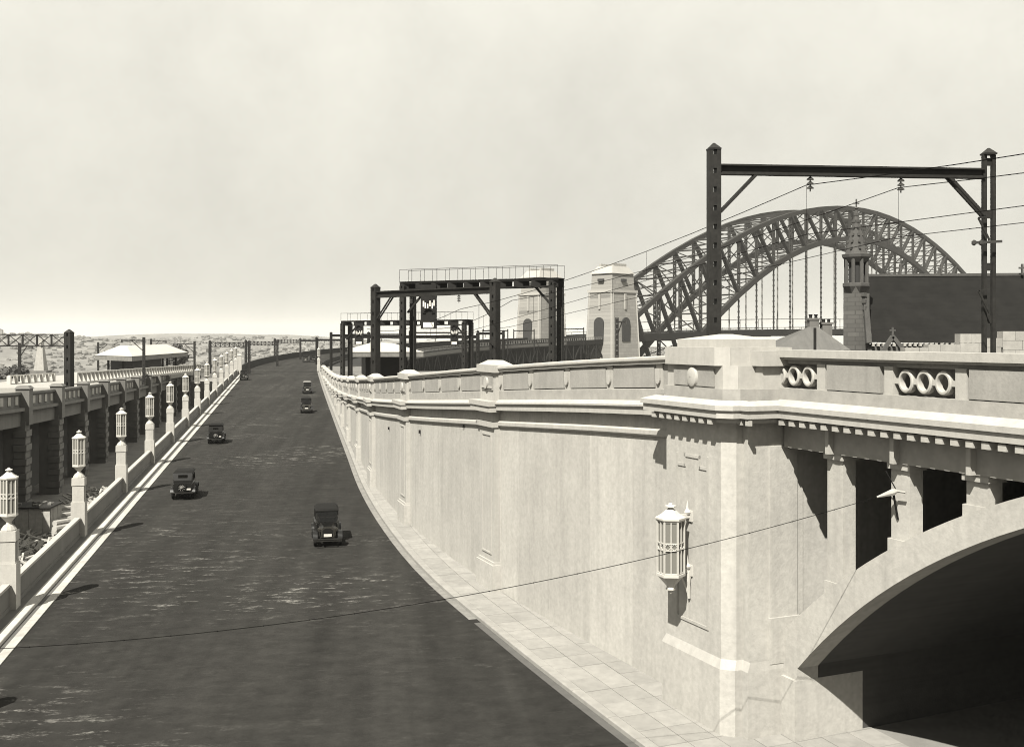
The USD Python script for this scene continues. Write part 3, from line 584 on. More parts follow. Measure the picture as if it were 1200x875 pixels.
# ---------------------------------------------------------------- left viaduct
VO = -18.5*1.0; VL = offset(CP, VO)
vt = PchipInterpolator([20, 60, 85, 120, 173, 250, 330], [11.0, 9.2, 8.2, 7.35, 6.55, 6.1, 7.2])
VP = np.array([(p[0], p[1], float(vt(np.clip(p[1], 20, 330)))) for p in part_of(VL, 46, 300, 2.0)])
via = thing('rail_viaduct', 'shaded concrete railway viaduct with piers and panelled parapet at the left', 'viaduct', (-40, 85, 0))
Lv = arclen(VP); colY = [49+12.0*k for k in range(0, 20)]
def vsec(y0, y1, pad=0, n=5): return resample(VP, s=np.linspace(np.interp(y0, VP[:, 1], Lv)+pad, np.interp(y1, VP[:, 1], Lv)-pad, n))
for i, y in enumerate(colY):
    P = vsec(y-.5, y+.5, n=3); p = P[1]; t = P[2, :2]-P[0, :2]; t /= np.linalg.norm(t); nn = np.array([t[1], -t[0]]); fr = Frame(p[:2], t, nn)
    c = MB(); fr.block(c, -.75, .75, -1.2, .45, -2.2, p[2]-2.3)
    c.build('column', 'concrete_shade_tone', via)
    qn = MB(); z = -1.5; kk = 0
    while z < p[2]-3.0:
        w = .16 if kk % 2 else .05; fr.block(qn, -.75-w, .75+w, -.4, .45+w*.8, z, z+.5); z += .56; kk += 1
    qn.build('quoins', 'concrete_shade_tone', via)
    c = MB(); fr.block(c, -.62, .62, -.3, .72, p[2]-2.6, p[2]+.28); b4 = [fr.p(u, o, p[2]+.278) for u, o in ((-.72, -.4), (.72, -.4), (.72, .82), (-.72, .82))]+[fr.p(u, o, p[2]+.5) for u, o in ((-.5, -.2), (.5, -.2), (.5, .6), (-.5, .6))]; c.hexa(b4); c.build('parapet_pier', 'concrete_shade_tone', via)
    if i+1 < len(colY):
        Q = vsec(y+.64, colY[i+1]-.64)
        g = MB(); g.sweep(Q, [(-.1, -2.7), (-.1, -1.45), (.9, -1.45), (.9, -2.7)]); g.build('girder', 'concrete_shade_tone', via)
        g = MB(); g.sweep(Q, [(-.42, -1.5), (-.42, -1.25), (.3, -1.2), (.3, -1.5)]); g.build('cornice', 'concrete_shade_tone', via)
        g = MB(); g.sweep(Q, [(.0, -1.22), (.0, -.2), (.35, -.2), (.35, -1.22)]); g.build('parapet_wall', 'concrete_shade_tone', via)
        g = MB(); g.sweep(Q, [(-.14, -.202), (-.14, 0), (.45, 0), (.45, -.202)]); g.build('coping', 'concrete_shade_tone', via)
        L0, L1 = np.interp(y+.64, VP[:, 1], Lv), np.interp(colY[i+1]-.64, VP[:, 1], Lv)
        for k in range(5):
            a = L0+(L1-L0)*(k+.5)/5; W = resample(VP, s=[a-.42, a+.42]); MB().sweep(W, [(-.07, -1.0), (-.07, -.35), (.002, -.35), (.002, -1.0)]).build('parapet_panel', 'concrete_trim', via)
# recess behind the columns, deck and platforms on top
P = vsec(50, 276, n=40); MB().sweep(P, [(3.0, -12), (3.0, -2.2), (3.4, -2.2), (3.4, -12)]).build('inner_wall', 'concrete_deep_shade', via)
MB().sweep(P, [(.4, -2.3), (.4, -1.3), (30, -1.3), (30, -2.3)]).build('track_bed', 'ballast', kind='structure')
# platform and white balusters
def pale_fence(p0, p1, z0, z1, label, n, h=1.35):
    r = thing('platform_fence', label, 'fence', (p0[0], p0[1], z0-h)); d = np.array(p1)-np.array(p0); Ld = np.linalg.norm(d)
    top = [(*(np.array(p0)+d*k), z0+(z1-z0)*k) for k in (0, 1)]
    m = MB(); m.bar((*top[0][:2], top[0][2]-.08), (*top[1][:2], top[1][2]-.08), .34, .16); m.build('top_rail', 'roof_white', r)
    m = MB(); m.bar((*top[0][:2], top[0][2]-h+.1), (*top[1][:2], top[1][2]-h+.1), .34, .3); m.build('bottom_rail', 'roof_white', r)
    for k in np.linspace(0, 1, n):
        q = np.array(p0)+d*k; m = MB(); m.box((q[0], q[1], z0+(z1-z0)*k-h/2), (.5, .34, h-.15)); m.build('baluster', 'roof_white', r)
pale_fence((-49.5, 121), (-60.0, 205), 8.6, 7.5, 'long white baluster fence in front of the left station shelter', 48)
pale_fence((-66, 140), (-64.5, 150), 7.6, 7.6, 'short white baluster fence at the left picture edge', 8)
pale_fence((-66, 160), (-51.0, 128), 7.1, 7.7, 'white fence rising behind the lattice gantry post', 22, 1.0)
MB().box((-66, 175, 5.9), (16, 90, 1.0), rz=yaw*.6).build('platform', 'platform', kind='structure')

# ---------------------------------------------------------------- station shelters
def shelter(label, corner, along, across, Ln, Wd, z_eave, z_floor, rise, over=.35):
    a = np.array(along)/np.linalg.norm(along); b = np.array(across)/np.linalg.norm(across); c = np.array(corner)
    r = thing('station_shelter', label, 'shelter', (*(c+a*Ln/2+b*Wd/2), z_floor))
    P = lambda u, w, z: (*(c+a*u+b*w), z)
    m = MB(); b4 = [P(0, 0, z_eave), P(Ln, 0, z_eave), P(Ln, Wd, z_eave), P(0, Wd, z_eave), P(Wd*.45, Wd*.4, z_eave+rise), P(Ln-Wd*.45, Wd*.4, z_eave+rise), P(Ln-Wd*.45, Wd*.6, z_eave+rise), P(Wd*.45, Wd*.6, z_eave+rise)]; m.hexa(b4); m.build('roof', 'roof_white', r)
    m = MB(); b4 = [P(.1, .1, z_eave-.75), P(Ln-.1, .1, z_eave-.75), P(Ln-.1, Wd-.1, z_eave-.75), P(.1, Wd-.1, z_eave-.75), P(.1, .1, z_eave-.01), P(Ln-.1, .1, z_eave-.01), P(Ln-.1, Wd-.1, z_eave-.01), P(.1, Wd-.1, z_eave-.01)]; m.hexa(b4); m.build('fascia', 'timber', r)
    for u in np.linspace(2, Ln-2, 6):
        for w in (Wd*.3, Wd*.7): m = MB(); m.bar(P(u, w, z_floor), P(u, w, z_eave-.7), .3); m.build('post', 'iron', r)
    k = MB(); b4 = [P(u, w, z) for z in (z_floor, z_eave-.76) for u, w in ((Ln*.12, Wd*.2), (Ln*.6, Wd*.2), (Ln*.6, Wd*.8), (Ln*.12, Wd*.8))]; k.hexa(b4); k.build('kiosk', 'iron', r)
    return r
dv = (-.06, 1)
shelter('left flat-hipped station shelter with white roof above the white fence', (-57.0, 160), (-5.5, 46), (-13, 14.5), 46, 15, 9.75, 6.3, 1.5)
shelter('right station shelter with white roof behind the moulded parapet and gantries', (-13.6, 165), (-7, 40), (-1, -.12), 40, 11, 10.35, 6.3, 1.3)

# ---------------------------------------------------------------- right rail deck
RD = offset(WP, 1.0); RD[:, 2] -= 1.35
MB().sweep(RD, [(0.45, -.5), (0.45, 0), (-26, 0), (-26, -.5)]).build('track_bed', 'ballast', kind='structure')
far2 = part_of(CP, 238, 470, 5)
MB().sweep(far2, [(-8.9, -1.2), (-8.9, -.05), (-22, -.05), (-22, -1.2)]).build('track_bed', 'ballast', kind='structure')
MB().sweep(far2, [(8.6, -1.2), (8.6, -.05), (20, -.05), (20, -1.2)]).build('track_bed', 'ballast', kind='structure')
for k, o in enumerate((-4.0, -9.5)):
    tr = thing('railway_track', 'railway track %s' % ('nearest behind the moulded parapet' if k == 0 else 'further behind the moulded parapet'), 'track', (0, 60, 0), group='tracks on the right viaduct')
    for g in (-.72, .72): MB().sweep(RD[5::3], [(o+g-.05, 0), (o+g-.05, .16), (o+g+.05, .16), (o+g+.05, 0)]).build('rail', 'rail_steel', tr)
    Q = resample(RD, 1.4); t = np.gradient(Q[:, :2], axis=0); t /= np.linalg.norm(t, axis=1)[:, None]; sl = MB()
    for p, tt in zip(Q, t): c = p[:2]+np.array([-tt[1], tt[0]])*o; sl.box((c[0], c[1], p[2]+.03), (2.4, .25, .1), rz=math.atan2(tt[0], -tt[1])+PI/2*0 if False else math.atan2(-tt[0], tt[1]))
    sl.build('sleepers', 'timber', tr)
    cd(stage.GetPrimAtPath(tr+'/sleepers'), kind='stuff')

# ---------------------------------------------------------------- overhead gantries
def lattice_post(mb, x, y, z0, z1, w, taper=.0, rz=0):
    co, si = math.cos(rz), math.sin(rz)
    c = lambda i, j: (x+(i*co-j*si)*w/2, y+(i*si+j*co)*w/2)
    for i in (-1, 1):
        p = (x+i*co*w*.32, y+i*si*w*.32); mb.box((*p, (z0+z1)/2), (w*.36, w*.9, z1-z0), rz=rz)
    n = max(3, int((z1-z0)/(w*1.5)))
    for k in range(n):
        za = z0+(z1-z0)*k/n; zb = za+(z1-z0)/n*.72
        for j in (-1, 1): mb.box((x-si*j*w*.40, y+co*j*w*.40, (za+zb)/2), (w*.9, .03, (zb-za)), rz=rz)
def insulator(mb, p, h=.55):
    x, y, z = p; mb.tube([(x, y, z), (x, y, z-h)], .025, 6)
    for k in range(3): zz = z-.12-k*h*.28; mb.lathe([(.03, .09), (.12, .02), (.13, -.02), (.04, -.02)], c=(x, y, zz), n=10)
def portal(label, pL, pR, zbL, zbR, ztop, zbeam, w=.45, beam=.42, braces=True, ins=(), cat='gantry', material='iron', group=None, lattice=False, split=False):
    pL, pR = np.array(pL, float), np.array(pR, float); d = (pR-pL)/np.linalg.norm(pR-pL); rz = math.atan2(d[1], d[0])
    r = thing('overhead_gantry', label, cat, (*pL, zbL), group=group)
    for p, zb in ((pL, zbL), (pR, zbR)):
        m = MB()
        if split and p is pR:
            for q in (-.17, .17): m.box((p[0]+d[0]*q, p[1]+d[1]*q, (zb+ztop)/2), (.13, .16, ztop-zb), rz=rz)
            for q in np.linspace(.08, .97, 5): m.box((p[0], p[1], zb+(ztop-zb)*q), (.3, .05, .28), rz=rz)
        else: lattice_post(m, p[0], p[1], zb, ztop, w, rz=rz)
        m.build('post', material, r)
        m = MB(); m.box((p[0], p[1], ztop+.03), (w*1.04, w*.98, .06), rz=rz); m.box((p[0], p[1], ztop+.06+w*.22), (w*.98, w*.92, w*.44), rz=rz, top=.15); m.build('post_cap', material, r)
    a, b = pL+d*w*.5, pR-d*w*.5
    m = MB()
    if lattice:
        m.bar((*a, zbeam+beam), (*b, zbeam+beam), .14, .12); m.bar((*a, zbeam-beam), (*b, zbeam-beam), .14, .12); n = lattice
        for k in range(n):
            q0, q1 = a+(b-a)*k/n, a+(b-a)*(k+1)/n; m.bar((*q0, zbeam-beam), (*q1, zbeam+beam), .07); m.bar((*q0, zbeam+beam), (*q1, zbeam-beam), .07); m.bar((*q0, zbeam-beam), (*q0, zbeam+beam), .16)
    else:
        m.bar((*a, zbeam+beam*.42), (*b, zbeam+beam*.42), .34, beam*.16); m.bar((*a, zbeam-beam*.42), (*b, zbeam-beam*.42), .34, beam*.16); m.bar((*a, zbeam), (*b, zbeam), .06, beam)
    m.build('beam', material, r)
    if braces:
        L_ = np.linalg.norm(pR-pL)*.13
        for p, s_ in ((a, 1), (b, -1)):
            m = MB(); nrm = np.array([-d[1], d[0]])
            for q in (-.12, .12): m.bar((*(p+nrm*q), zbeam-beam*.5-L_), (*(p+d*s_*L_+nrm*q), zbeam-beam*.4), .08, .1)
            m.build('brace', material, r)
    for kx in ins:
        q = pL+(pR-pL)*kx; m = MB(); insulator(m, (*q, zbeam-beam/2)); m.build('insulator', 'porcelain', r)
    return r
g1L, g1R = at(836.5, 0, 37.5)[:2], at(1158.5, 0, 38.5)[:2]
portal('large dark steel gantry over the tracks at the right, nearest to the camera', g1L, g1R, 10.6, 10.6, 19.1, 18.42, .42, .36, True, (.345, .675), material='iron_light', split=True)
g1 = '/World/overhead_gantry'
for z_ in (13.4, 16.0): m = MB(); m.bar((g1R[0]-.1, g1R[1]-.3, z_), (g1R[0]-.5, g1R[1]-.3, z_+.8), .06); m.bar((g1R[0]-.5, g1R[1]-.3, z_+.8), (g1R[0]-.1, g1R[1]-.3, z_+.85), .06); m.build('bracket', 'iron_light', g1)
m = MB(); m.bar((g1R[0]-.7, g1R[1]-.4, 15.9), (g1R[0]+.3, g1R[1]-.4, 15.95), .06, .09)
for q in (-.7, -.45): m.lathe([(.03, -.1), (.09, -.05), (.09, .05), (.03, .1)], c=(g1R[0]+q, g1R[1]-.4, 15.9), n=8)
m.build('insulator', 'porcelain', g1)
portal('dark steel gantry crossing the tracks behind the second parapet pedestal', at(440, 0, 80)[:2], at(580, 0, 72)[:2], 8.1, 8.6, 16.25, 15.75, .55, .5, True, (.32, .72), material='iron_light')
def signal_head(r, p, w, h, lights=True):
    x, y, z = p; m = MB(); m.box((x, y, z), (w, .35, h)); m.build('signal_case', 'iron', r)
    m = MB()
    for zz in (h*.28, -h*.18): m.lathe([(w*.30, 0), (w*.36, .0), (w*.36, .02), (w*.3, .02)], c=(0, 0, 0), n=16)
    for zz in (h*.27, -h*.15):
        m2 = MB()
        th = np.linspace(0, PI, 9)
        for a, b in zip(th[:-1], th[1:]): m2.bar((x+w*.3*math.cos(a), y-.25, z+zz+w*.3*math.sin(a)), (x+w*.3*math.cos(b), y-.25, z+zz+w*.3*math.sin(b)), .25, .05)
        m2.build('lens_hood', 'iron', r)
    m = MB(); m.box((x, y-.19, z-h*.42), (w*.7, .03, h*.12)); m.build('name_plate', 'sign_white', r)
    if lights:
        m = MB()
        for k, dz in ((-.32, .0), (-.2, -.1), (-.05, -.18), (.1, .02), (.25, -.12), (.36, .06)): m.box((x+k*w, y-.2, z+h*.06+dz*w), (w*.09, .03, h*.13), rz=.0)
        m.build('marker_stripe', 'sign_white', r)
def signal_bridge(label, pL, pR, zbL, ztop, signals, wpost=.6):
    pL, pR = np.array(pL, float), np.array(pR, float); d = (pR-pL)/np.linalg.norm(pR-pL); rz = math.atan2(d[1], d[0]); nrm = np.array([-d[1], d[0]])
    r = thing('signal_gantry', label, 'gantry', (*pL, zbL))
    for p in (pL, pR):
        for q in (-.6, .6):
            m = MB(); c = p+nrm*q*1.4; lattice_post(m, c[0], c[1], zbL, ztop-.35, wpost*.75, rz=rz); m.build('post', 'iron_light', r)
    for q in (-.6, .6):
        m = MB(); m.bar((*(pL-d*.4+nrm*q), ztop-.1), (*(pR+d*.4+nrm*q), ztop-.1), .2, .12); m.bar((*(pL-d*.4+nrm*q), ztop-.65), (*(pR+d*.4+nrm*q), ztop-.65), .2, .12)
        n = 9
        for k in range(n+1): a = pL+(pR-pL)*k/n+nrm*q; m.bar((*a, ztop-.65), (*a, ztop-.1), .75, .1)
        m.build('beam', 'iron', r)
    m = MB(); m.bar((*(pL-d*.4), ztop), (*(pR+d*.4), ztop), 1.5, .06); m.build('walkway', 'iron', r)
    for q in (-.72, .72):
        m = MB(); n = 12
        for k in range(n+1): a = pL-d*.4+(pR-pL+d*.8)*k/n+nrm*q; m.bar((*a, ztop), (*a, ztop+1.05), .035)
        for zz in (1.05,): m.bar((*(pL-d*.4+nrm*q), ztop+zz), (*(pR+d*.4+nrm*q), ztop+zz), .035)
        m.build('handrail', 'iron', r)
    L_ = 1.9
    for p, s_ in ((pL, 1), (pR, -1)): m = MB(); m.bar((*p, ztop-.7-L_), (*(p+d*s_*L_), ztop-.6), .16); m.build('brace', 'iron_light', r)
    for kx, w, h, dz in signals:
        q = pL+(pR-pL)*kx; signal_head(r, (q[0], q[1]-1.1, ztop-dz-h/2), w, h)
        m = MB(); m.bar((q[0]-w/2, q[1]-.9, ztop), (q[0]-w/2, q[1]-.9, ztop-dz-h), .06); m.bar((q[0]+w/2, q[1]-.9, ztop), (q[0]+w/2, q[1]-.9, ztop-dz-h), .06); m.bar((q[0]-w/2, q[1]-.9, ztop-dz-h), (q[0]+w/2, q[1]-.9, ztop-dz-h), .06); m.build('signal_ladder', 'iron', r)
signal_bridge('signal gantry with railed walkway and one hanging signal, the nearer one', at(478, 0, 92)[:2], at(652, 0, 86)[:2], 7.4, 17.3, [(.155, 1.3, 3.7, .3)])
signal_bridge('signal gantry with two hanging signals, the further one, above the shelter', at(406, 0, 150)[:2], at(548, 0, 140)[:2], 5.9, 14.9, [(.12, 1.15, 3.0, .3), (.9, 1.0, 3.0, .3)], .7)
specs = [((388, 215), (432, 205), 390), ((371, 262), (402, 255), 396), ((352, 300), (372, 300), 397), ((402, 185), (560, 172), 391), ((560, 235), (590, 230), 388), ((412, 330), (470, 330), 390), ((480, 350), (545, 345), 388), ((566, 420), (595, 414), 386), ((602, 440), (626, 434), 386), ((659, 470), (684, 463), 384)]
for i, (a, b, yt) in enumerate(specs):
    pa, pb = at(a[0], yt, a[1]), at(b[0], yt, b[1]); zt_ = min(pa[2], pb[2])
    portal('small dark overhead gantry %s' % ['right of the road crest, first', 'just right of the road crest', 'spanning the road crest', 'behind the right station shelter', 'near the left pylon base', 'at the start of the approach spans', 'over the middle of the approach spans', 'standing left of the left pylon doorway', 'standing in front of the left pylon', 'standing between the two pylons'][i], pa[:2], pb[:2], min(zt_-5, 6), min(zt_-5, 6), zt_, zt_-.5, .45 if i < 7 else .34, .5 if i < 7 else .4, False, (.3, .7), group='small distant gantries')
g = portal('dark lattice-beam gantry at the left picture edge', at(-75, 0, 118)[:2], at(81, 0, 114)[:2], 6.5, 6.5, 13.05, 12.25, .75, .62, False, (.35, .8), lattice=9, material='iron_light')
for i, (a, b, yt) in enumerate([((246, 225), (292, 225), 400), ((288, 262), (325, 262), 399), ((322, 300), (352, 300), 397)]):
    pa, pb = at(a[0], yt, a[1]), at(b[0], yt, b[1])
    portal('lattice-beam gantry over the left tracks, %s of three toward the crest' % ['first', 'second', 'third'][i], pa[:2], pb[:2], 5, 5, pa[2], pa[2]-.7, .5, .45, False, lattice=8, group='lattice gantries toward the crest')
def mast(label, px, pt_, Y, zb, arm, two=False):
    p = at(px, pt_, Y); r = thing('bracket_mast', label, 'mast', (p[0], p[1], zb), group='catenary masts with side arms')
    m = MB(); lattice_post(m, p[0], p[1], zb, p[2], .34); m.build('post', 'iron_light', r)
    m = MB(); m.bar((p[0], p[1], p[2]-.45), (p[0]+arm, p[1], p[2]-.45), .2, .16); m.bar((p[0], p[1], p[2]-2.0), (p[0]+arm*.55, p[1], p[2]-.5), .1); m.build('arm', 'iron_light', r)
    m = MB(); m.tube([(p[0]+arm, p[1], p[2]-.35), (p[0]+arm, p[1], p[2]-.75)], .12, 8); m.build('insulator', 'porcelain', r)
    return r
mast('dark mast with arm to the left in front of the left shelter', 168.5, 395, 150, 6.0, -3.1)
mast('dark mast with arm to the right behind the left shelter roof', 177, 397, 215, 5.5, 3.0)
mast('small mast whose arm shows above the left shelter roof', 115, 401, 230, 5.5, 3.6)
mast('dark mast with arm to the left beyond the left shelter', 228, 400, 185, 5.7, -3.0)
mast('thin tall mast left of the lattice gantry post', 23, 402, 150, 5.5, 1.8)
mast('tall signal mast in front of the right granite pylon', 723, 372, 110, 8.5, .9)

# ---------------------------------------------------------------- wires
def catenary(label, pts, drop=1.75, r1=.016, r2=.013, droppers=7):
    r = thing('catenary_wire', label, 'wire', tuple(pts[0]), group='overhead railway wires')
    line = []; low = []
    for a, b in zip(pts[:-1], pts[1:]):
        a, b = np.array(a), np.array(b)
        for k in np.linspace(0, 1, 11)[:-1]:
            p = a+(b-a)*k; sag = 4*k*(1-k)*np.linalg.norm(b-a)*.012; line.append(p-[0, 0, sag]); low.append(p-[0, 0, drop])
    line.append(np.array(pts[-1])); low.append(np.array(pts[-1])-[0, 0, drop])
    sc = np.array([max(1.0, q[1]/60) for q in line])
    MB().tube(line, r1*sc, 5).build('messenger_wire', 'wire', r); MB().tube(low, r2*sc, 5).build('contact_wire', 'wire', r)
    for i in range(1, len(line), 3): MB().tube([line[i], low[i]], .008*max(1, line[i][1]/50), 4).build('dropper', 'wire', r)
hd = np.array([.399, -.917])
for k, (px, py, nx_, ny, Y2, lb) in enumerate([(945, 217, 540, 352, 73, 'catenary wires hanging from the left insulator of the large gantry'), (1053, 220, 575, 354, 72, 'catenary wires hanging from the right insulator of the large gantry')]):
    p = at(px, py, 37.9); q = np.array([*(p[:2]+hd*34), p[2]-.1]); far_p = at([540, 600][k], [362, 352][k], [76, 72][k]); f2 = at([430, 500][k], [385, 383][k], [145, 142][k])
    catenary(lb, [q, p, far_p, f2])
# cable stay from the spandrel column across the road
c0 = np.array(F.p(u_of(1051, .06), .06, EYE-(575-HOR)/FPX*27.3)); c1 = np.array([-17.0, 25.0, 5.1])
cab = thing('stay_cable', 'thin dark cable sagging across the road from the spandrel column', 'cable', tuple(c0))
lin = []
for k in np.linspace(0, 1, 50):
    p = c0+(c1-c0)*k; p = p-np.array([0, 0, 4*k*(1-k)*1.05]); lin.append(p)
MB().tube(lin, .009, 5).build('wire', 'wire', cab)
mm = MB()
for i in range(3, 50, 2): p = lin[i]; mm.lathe([(.0, -.02), (.024, 0), (0, .02)], c=p, n=6)
mm.build('wire_ties', 'wire', cab)
m = MB(); a, b = np.array(lin[0]), np.array(lin[1]); dd = (b-a)/np.linalg.norm(b-a); m.tube([a, a+dd*.1, a+dd*.3, a+dd*.55], [.05, .09, .06, .02], 8); m.tube([a, np.array(F.p(u_of(1058), .05, c0[2]-.0))], .03, 5); m.build('turnbuckle', 'concrete_trim', cab)
m = MB(); m.tube([a+dd*.1, a+np.array([.1, .2, -.75])], .03, 5); m.tube([a, a+np.array([-.25, .1, .5])], .015, 4); m.build('strut', 'iron', cab)

# ---------------------------------------------------------------- vehicles
def fender(mb, x, y, z, R, w, a0, a1, th=.035, n=12):
    v = []
    for t in np.linspace(a0, a1, n):
        for rr in (R, R+th):
            for s_ in (-w/2, w/2): v.append((x+s_, y+rr*math.cos(t), z+rr*math.sin(t)))
    f = []
    for i in range(n-1):
        b = i*4; c = b+4; f += [(b, b+1, c+1, c), (b+2, c+2, c+3, b+3), (b, c, c+2, b+2), (b+1, b+3, c+3, c+1)]
    f += [(0, 2, 3, 1), (4*n-4, 4*n-3, 4*n-1, 4*n-2)]; mb.add(v, f)
def wheel(root, x, y, z, R, name='wheel', spare=False):
    m = MB(); n = 20; prof = [(R*.72, -.07), (R*.9, -.085), (R, -.04), (R, .04), (R*.9, .085), (R*.72, .07)]; v = []
    for r_, o in prof: v += [((x+r_*math.cos(t), y+o, z+r_*math.sin(t)) if spare else (x+o, y+r_*math.cos(t), z+r_*math.sin(t))) for t in np.arange(n)*2*PI/n]
    m.add(v, [(i*n+j, i*n+(j+1) % n, ((i+1) % 6)*n+(j+1) % n, ((i+1) % 6)*n+j) for i in range(6) for j in range(n)]); tyre = m.build(name, 'tyre', root, world=False, smooth=35)
    m = MB()
    for k in range(10):
        t = k*2*PI/10; e = (x+R*.74*math.cos(t), y, z+R*.74*math.sin(t)) if spare else (x, y+R*.74*math.cos(t), z+R*.74*math.sin(t)); m.bar((x, y, z), e, .035, .035)
    hub = [(-.06), (.06)]
    m.tube([(x, y-.09, z), (x, y+.09, z)] if spare else [(x-.1, y, z), (x+.1, y, z)], .085, 10); m.build('spokes', 'canvas_pale' if spare else 'car_dark', tyre, world=False)
def car(label, loc, rz, style='tourer', top='canvas', paint='car_black'):
    """1920s motor car, forward = +y"""
    r = thing('motor_car', label, 'car', loc, rz)
    hull = lambda pts: trimesh.convex.convex_hull(np.array(pts))
    sec = lambda y, w, z0, z1, b=.08: [(s_*w, y, z0) for s_ in (-1, 1)]+[(s_*w, y, z1-b) for s_ in (-1, 1)]+[(s_*(w-b), y, z1) for s_ in (-1, 1)]
    m = MB(); m.tm(hull(sec(.55, .56, .5, 1.12)+sec(-.2, .68, .46, 1.18)+sec(-1.45, .70, .48, 1.2)+sec(-1.75, .60, .55, 1.1))); m.build('body', paint, r, world=False, smooth=35)
    m = MB(); m.tm(hull(sec(.56, .50, .55, 1.14, .15)+sec(1.62, .33, .55, 1.06, .13))); m.build('bonnet', paint, r, world=False, smooth=35)
    m = MB(); m.tm(hull(sec(1.62, .36, .5, 1.10, .16)+sec(1.70, .36, .5, 1.10, .16))); shell = m.build('radiator', 'chrome', r, world=False, smooth=35)
    m = MB(); m.tm(hull(sec(1.68, .28, .56, 1.0, .12)+sec(1.72, .28, .56, 1.0, .12))); m.build('radiator_core', 'tyre', shell, world=False)
    m = MB(); m.box((0, 0, .45), (.8, 3.3, .12)); m.build('chassis', 'iron', r, world=False)
    for s_ in (-1, 1):
        m = MB(); fender(m, s_*.66, 1.22, .36, .44, .25, .2, PI*.98); m.box((s_*.66, .62, .42), (.25, .35, .03)); m.build('fender', paint, r, world=False, smooth=40)
        m = MB(); fender(m, s_*.68, -1.3, .36, .44, .27, .15, PI*.9); m.build('fender', paint, r, world=False, smooth=40)
        m = MB(); m.box((s_*.70, -.08, .36), (.27, 1.75, .04)); m.build('running_board', 'tyre', r, world=False)
        wheel(r, s_*.66, 1.22, .36, .36); wheel(r, s_*.66, -1.3, .36, .36)
        m = MB(); th = np.arange(12)*2*PI/12; v = []
        for rr, yy in ((.04, 1.38), (.11, 1.44), (.13, 1.55), (.12, 1.57), (.02, 1.575)): v += [(s_*.42+rr*math.cos(t), yy, .92+rr*math.sin(t)) for t in th]
        m.add(v, [(i*12+j, i*12+(j+1) % 12, (i+1)*12+(j+1) % 12, (i+1)*12+j) for i in range(4) for j in range(12)]); m.bar((s_*.42, 1.45, .5), (s_*.42, 1.45, .82), .04); m.build('headlight', 'chrome', r, world=False, smooth=40)
    m = MB(); m.bar((-.75, 1.9, .46), (.75, 1.9, .46), .04, .07); m.bar((-.75, 1.9, .36), (.75, 1.9, .36), .04, .05)
    for s_ in (-.35, .35): m.bar((s_, 1.9, .41), (s_, 1.55, .45), .05)
    m.build('bumper', 'iron_light', r, world=False)
    m = MB(); m.box((0, 1.76, .64), (.42, .02, .15)); m.build('number_plate', 'plate_white', r, world=False)
    m = MB(); m.box((.36, -1.93 if style != 'tourer_spare' else -1.8, .72), (.36, .02, .11)); m.build('number_plate', 'plate_white', r, world=False)
    # windscreen
    m = MB()
    for s_ in (-1, 1): m.bar((s_*.6, .5, 1.08), (s_*.58, .42, 1.72), .05)
    m.bar((-.6, .5, 1.1), (.6, .5, 1.1), .05); m.bar((-.58, .42, 1.72), (.58, .42, 1.72), .06); m.bar((-.59, .46, 1.42), (.59, .46, 1.42), .025)
    ws = m.build('windscreen_frame', 'iron_light', r, world=False)
    m = MB(); m.add([(-.57, .5, 1.1), (.57, .5, 1.1), (.56, .43, 1.7), (-.56, .43, 1.7)], [(0, 1, 2, 3)]); m.build('windscreen_glass', 'glass_dark', ws, world=False)
    if style == 'open':
        m = MB(); m.tm(hull(sec(-1.5, .66, 1.18, 1.34, .06)+sec(-1.85, .62, 1.16, 1.32, .06))); m.build('folded_hood', top, r, world=False, smooth=35)
    else:
        rf = MB(); rf.tm(hull([(s_*w, y, z) for s_ in (-1, 1) for w, y, z in ((.62, .62, 1.74), (.62, .62, 1.80), (.5, .5, 1.88), (.5, -1.3, 1.92), (.66, -1.45, 1.74), (.6, -1.55, 1.80), (.66, -.6, 1.76))])); rf.build('roof', top, r, world=False, smooth=35)
        if style == 'sedan':
            m = MB(); m.tm(hull(sec(.1, .64, 1.15, 1.76, .04)+sec(-1.55, .64, 1.15, 1.78, .04)+sec(-1.7, .6, 1.12, 1.3, .04))); m.build('cabin', paint, r, world=False, smooth=35)
            for s_ in (-1, 1):
                for y0, y1 in ((-.02, -.62), (-.75, -1.3)): m = MB(); m.box((s_*.643, (y0+y1)/2, 1.47), (.012, abs(y1-y0), .36)); m.build('side_window', 'glass_dark', r, world=False)
            m = MB(); m.box((0, -1.64, 1.56), (.6, .06, .2)); m.build('rear_window', 'glass_dark', r, world=False)
        else:
            m = MB(); m.add([(-.66, -1.42, 1.75), (.66, -1.42, 1.75), (.64, -1.72, 1.15), (-.64, -1.72, 1.15)], [(0, 1, 2, 3)])
            for s_ in (-1, 1): m.add([(s_*.65, -1.42, 1.76), (s_*.65, -.95, 1.76), (s_*.66, -1.25, 1.18), (s_*.66, -1.72, 1.15)], [(0, 1, 2, 3)]); m.bar((s_*.62, -.5, 1.15), (s_*.62, -.5, 1.75), .04)
            back = m.build('rear_curtain', top, r, world=False)
            m = MB(); m.box((0, -1.60, 1.47), (.5, .03, .14)); m.build('rear_window', 'glass_dark', back, world=False)
            m = MB(); m.tm(hull(sec(-.1, .55, 1.1, 1.25)+sec(-.25, .55, 1.1, 1.4))); m.tm(hull(sec(-1.05, .6, 1.1, 1.25)+sec(-1.3, .6, 1.1, 1.42))); m.build('seats', 'tyre', r, world=False)
    wheel(r, 0 if style != 'sedan' else -.05, -1.93, .86, .33, 'spare_wheel', True)
    m = MB(); m.bar((-.72, -1.98, .5), (.72, -1.98, .5), .04, .08); m.build('rear_bumper', 'iron_light', r, world=False)
    return r
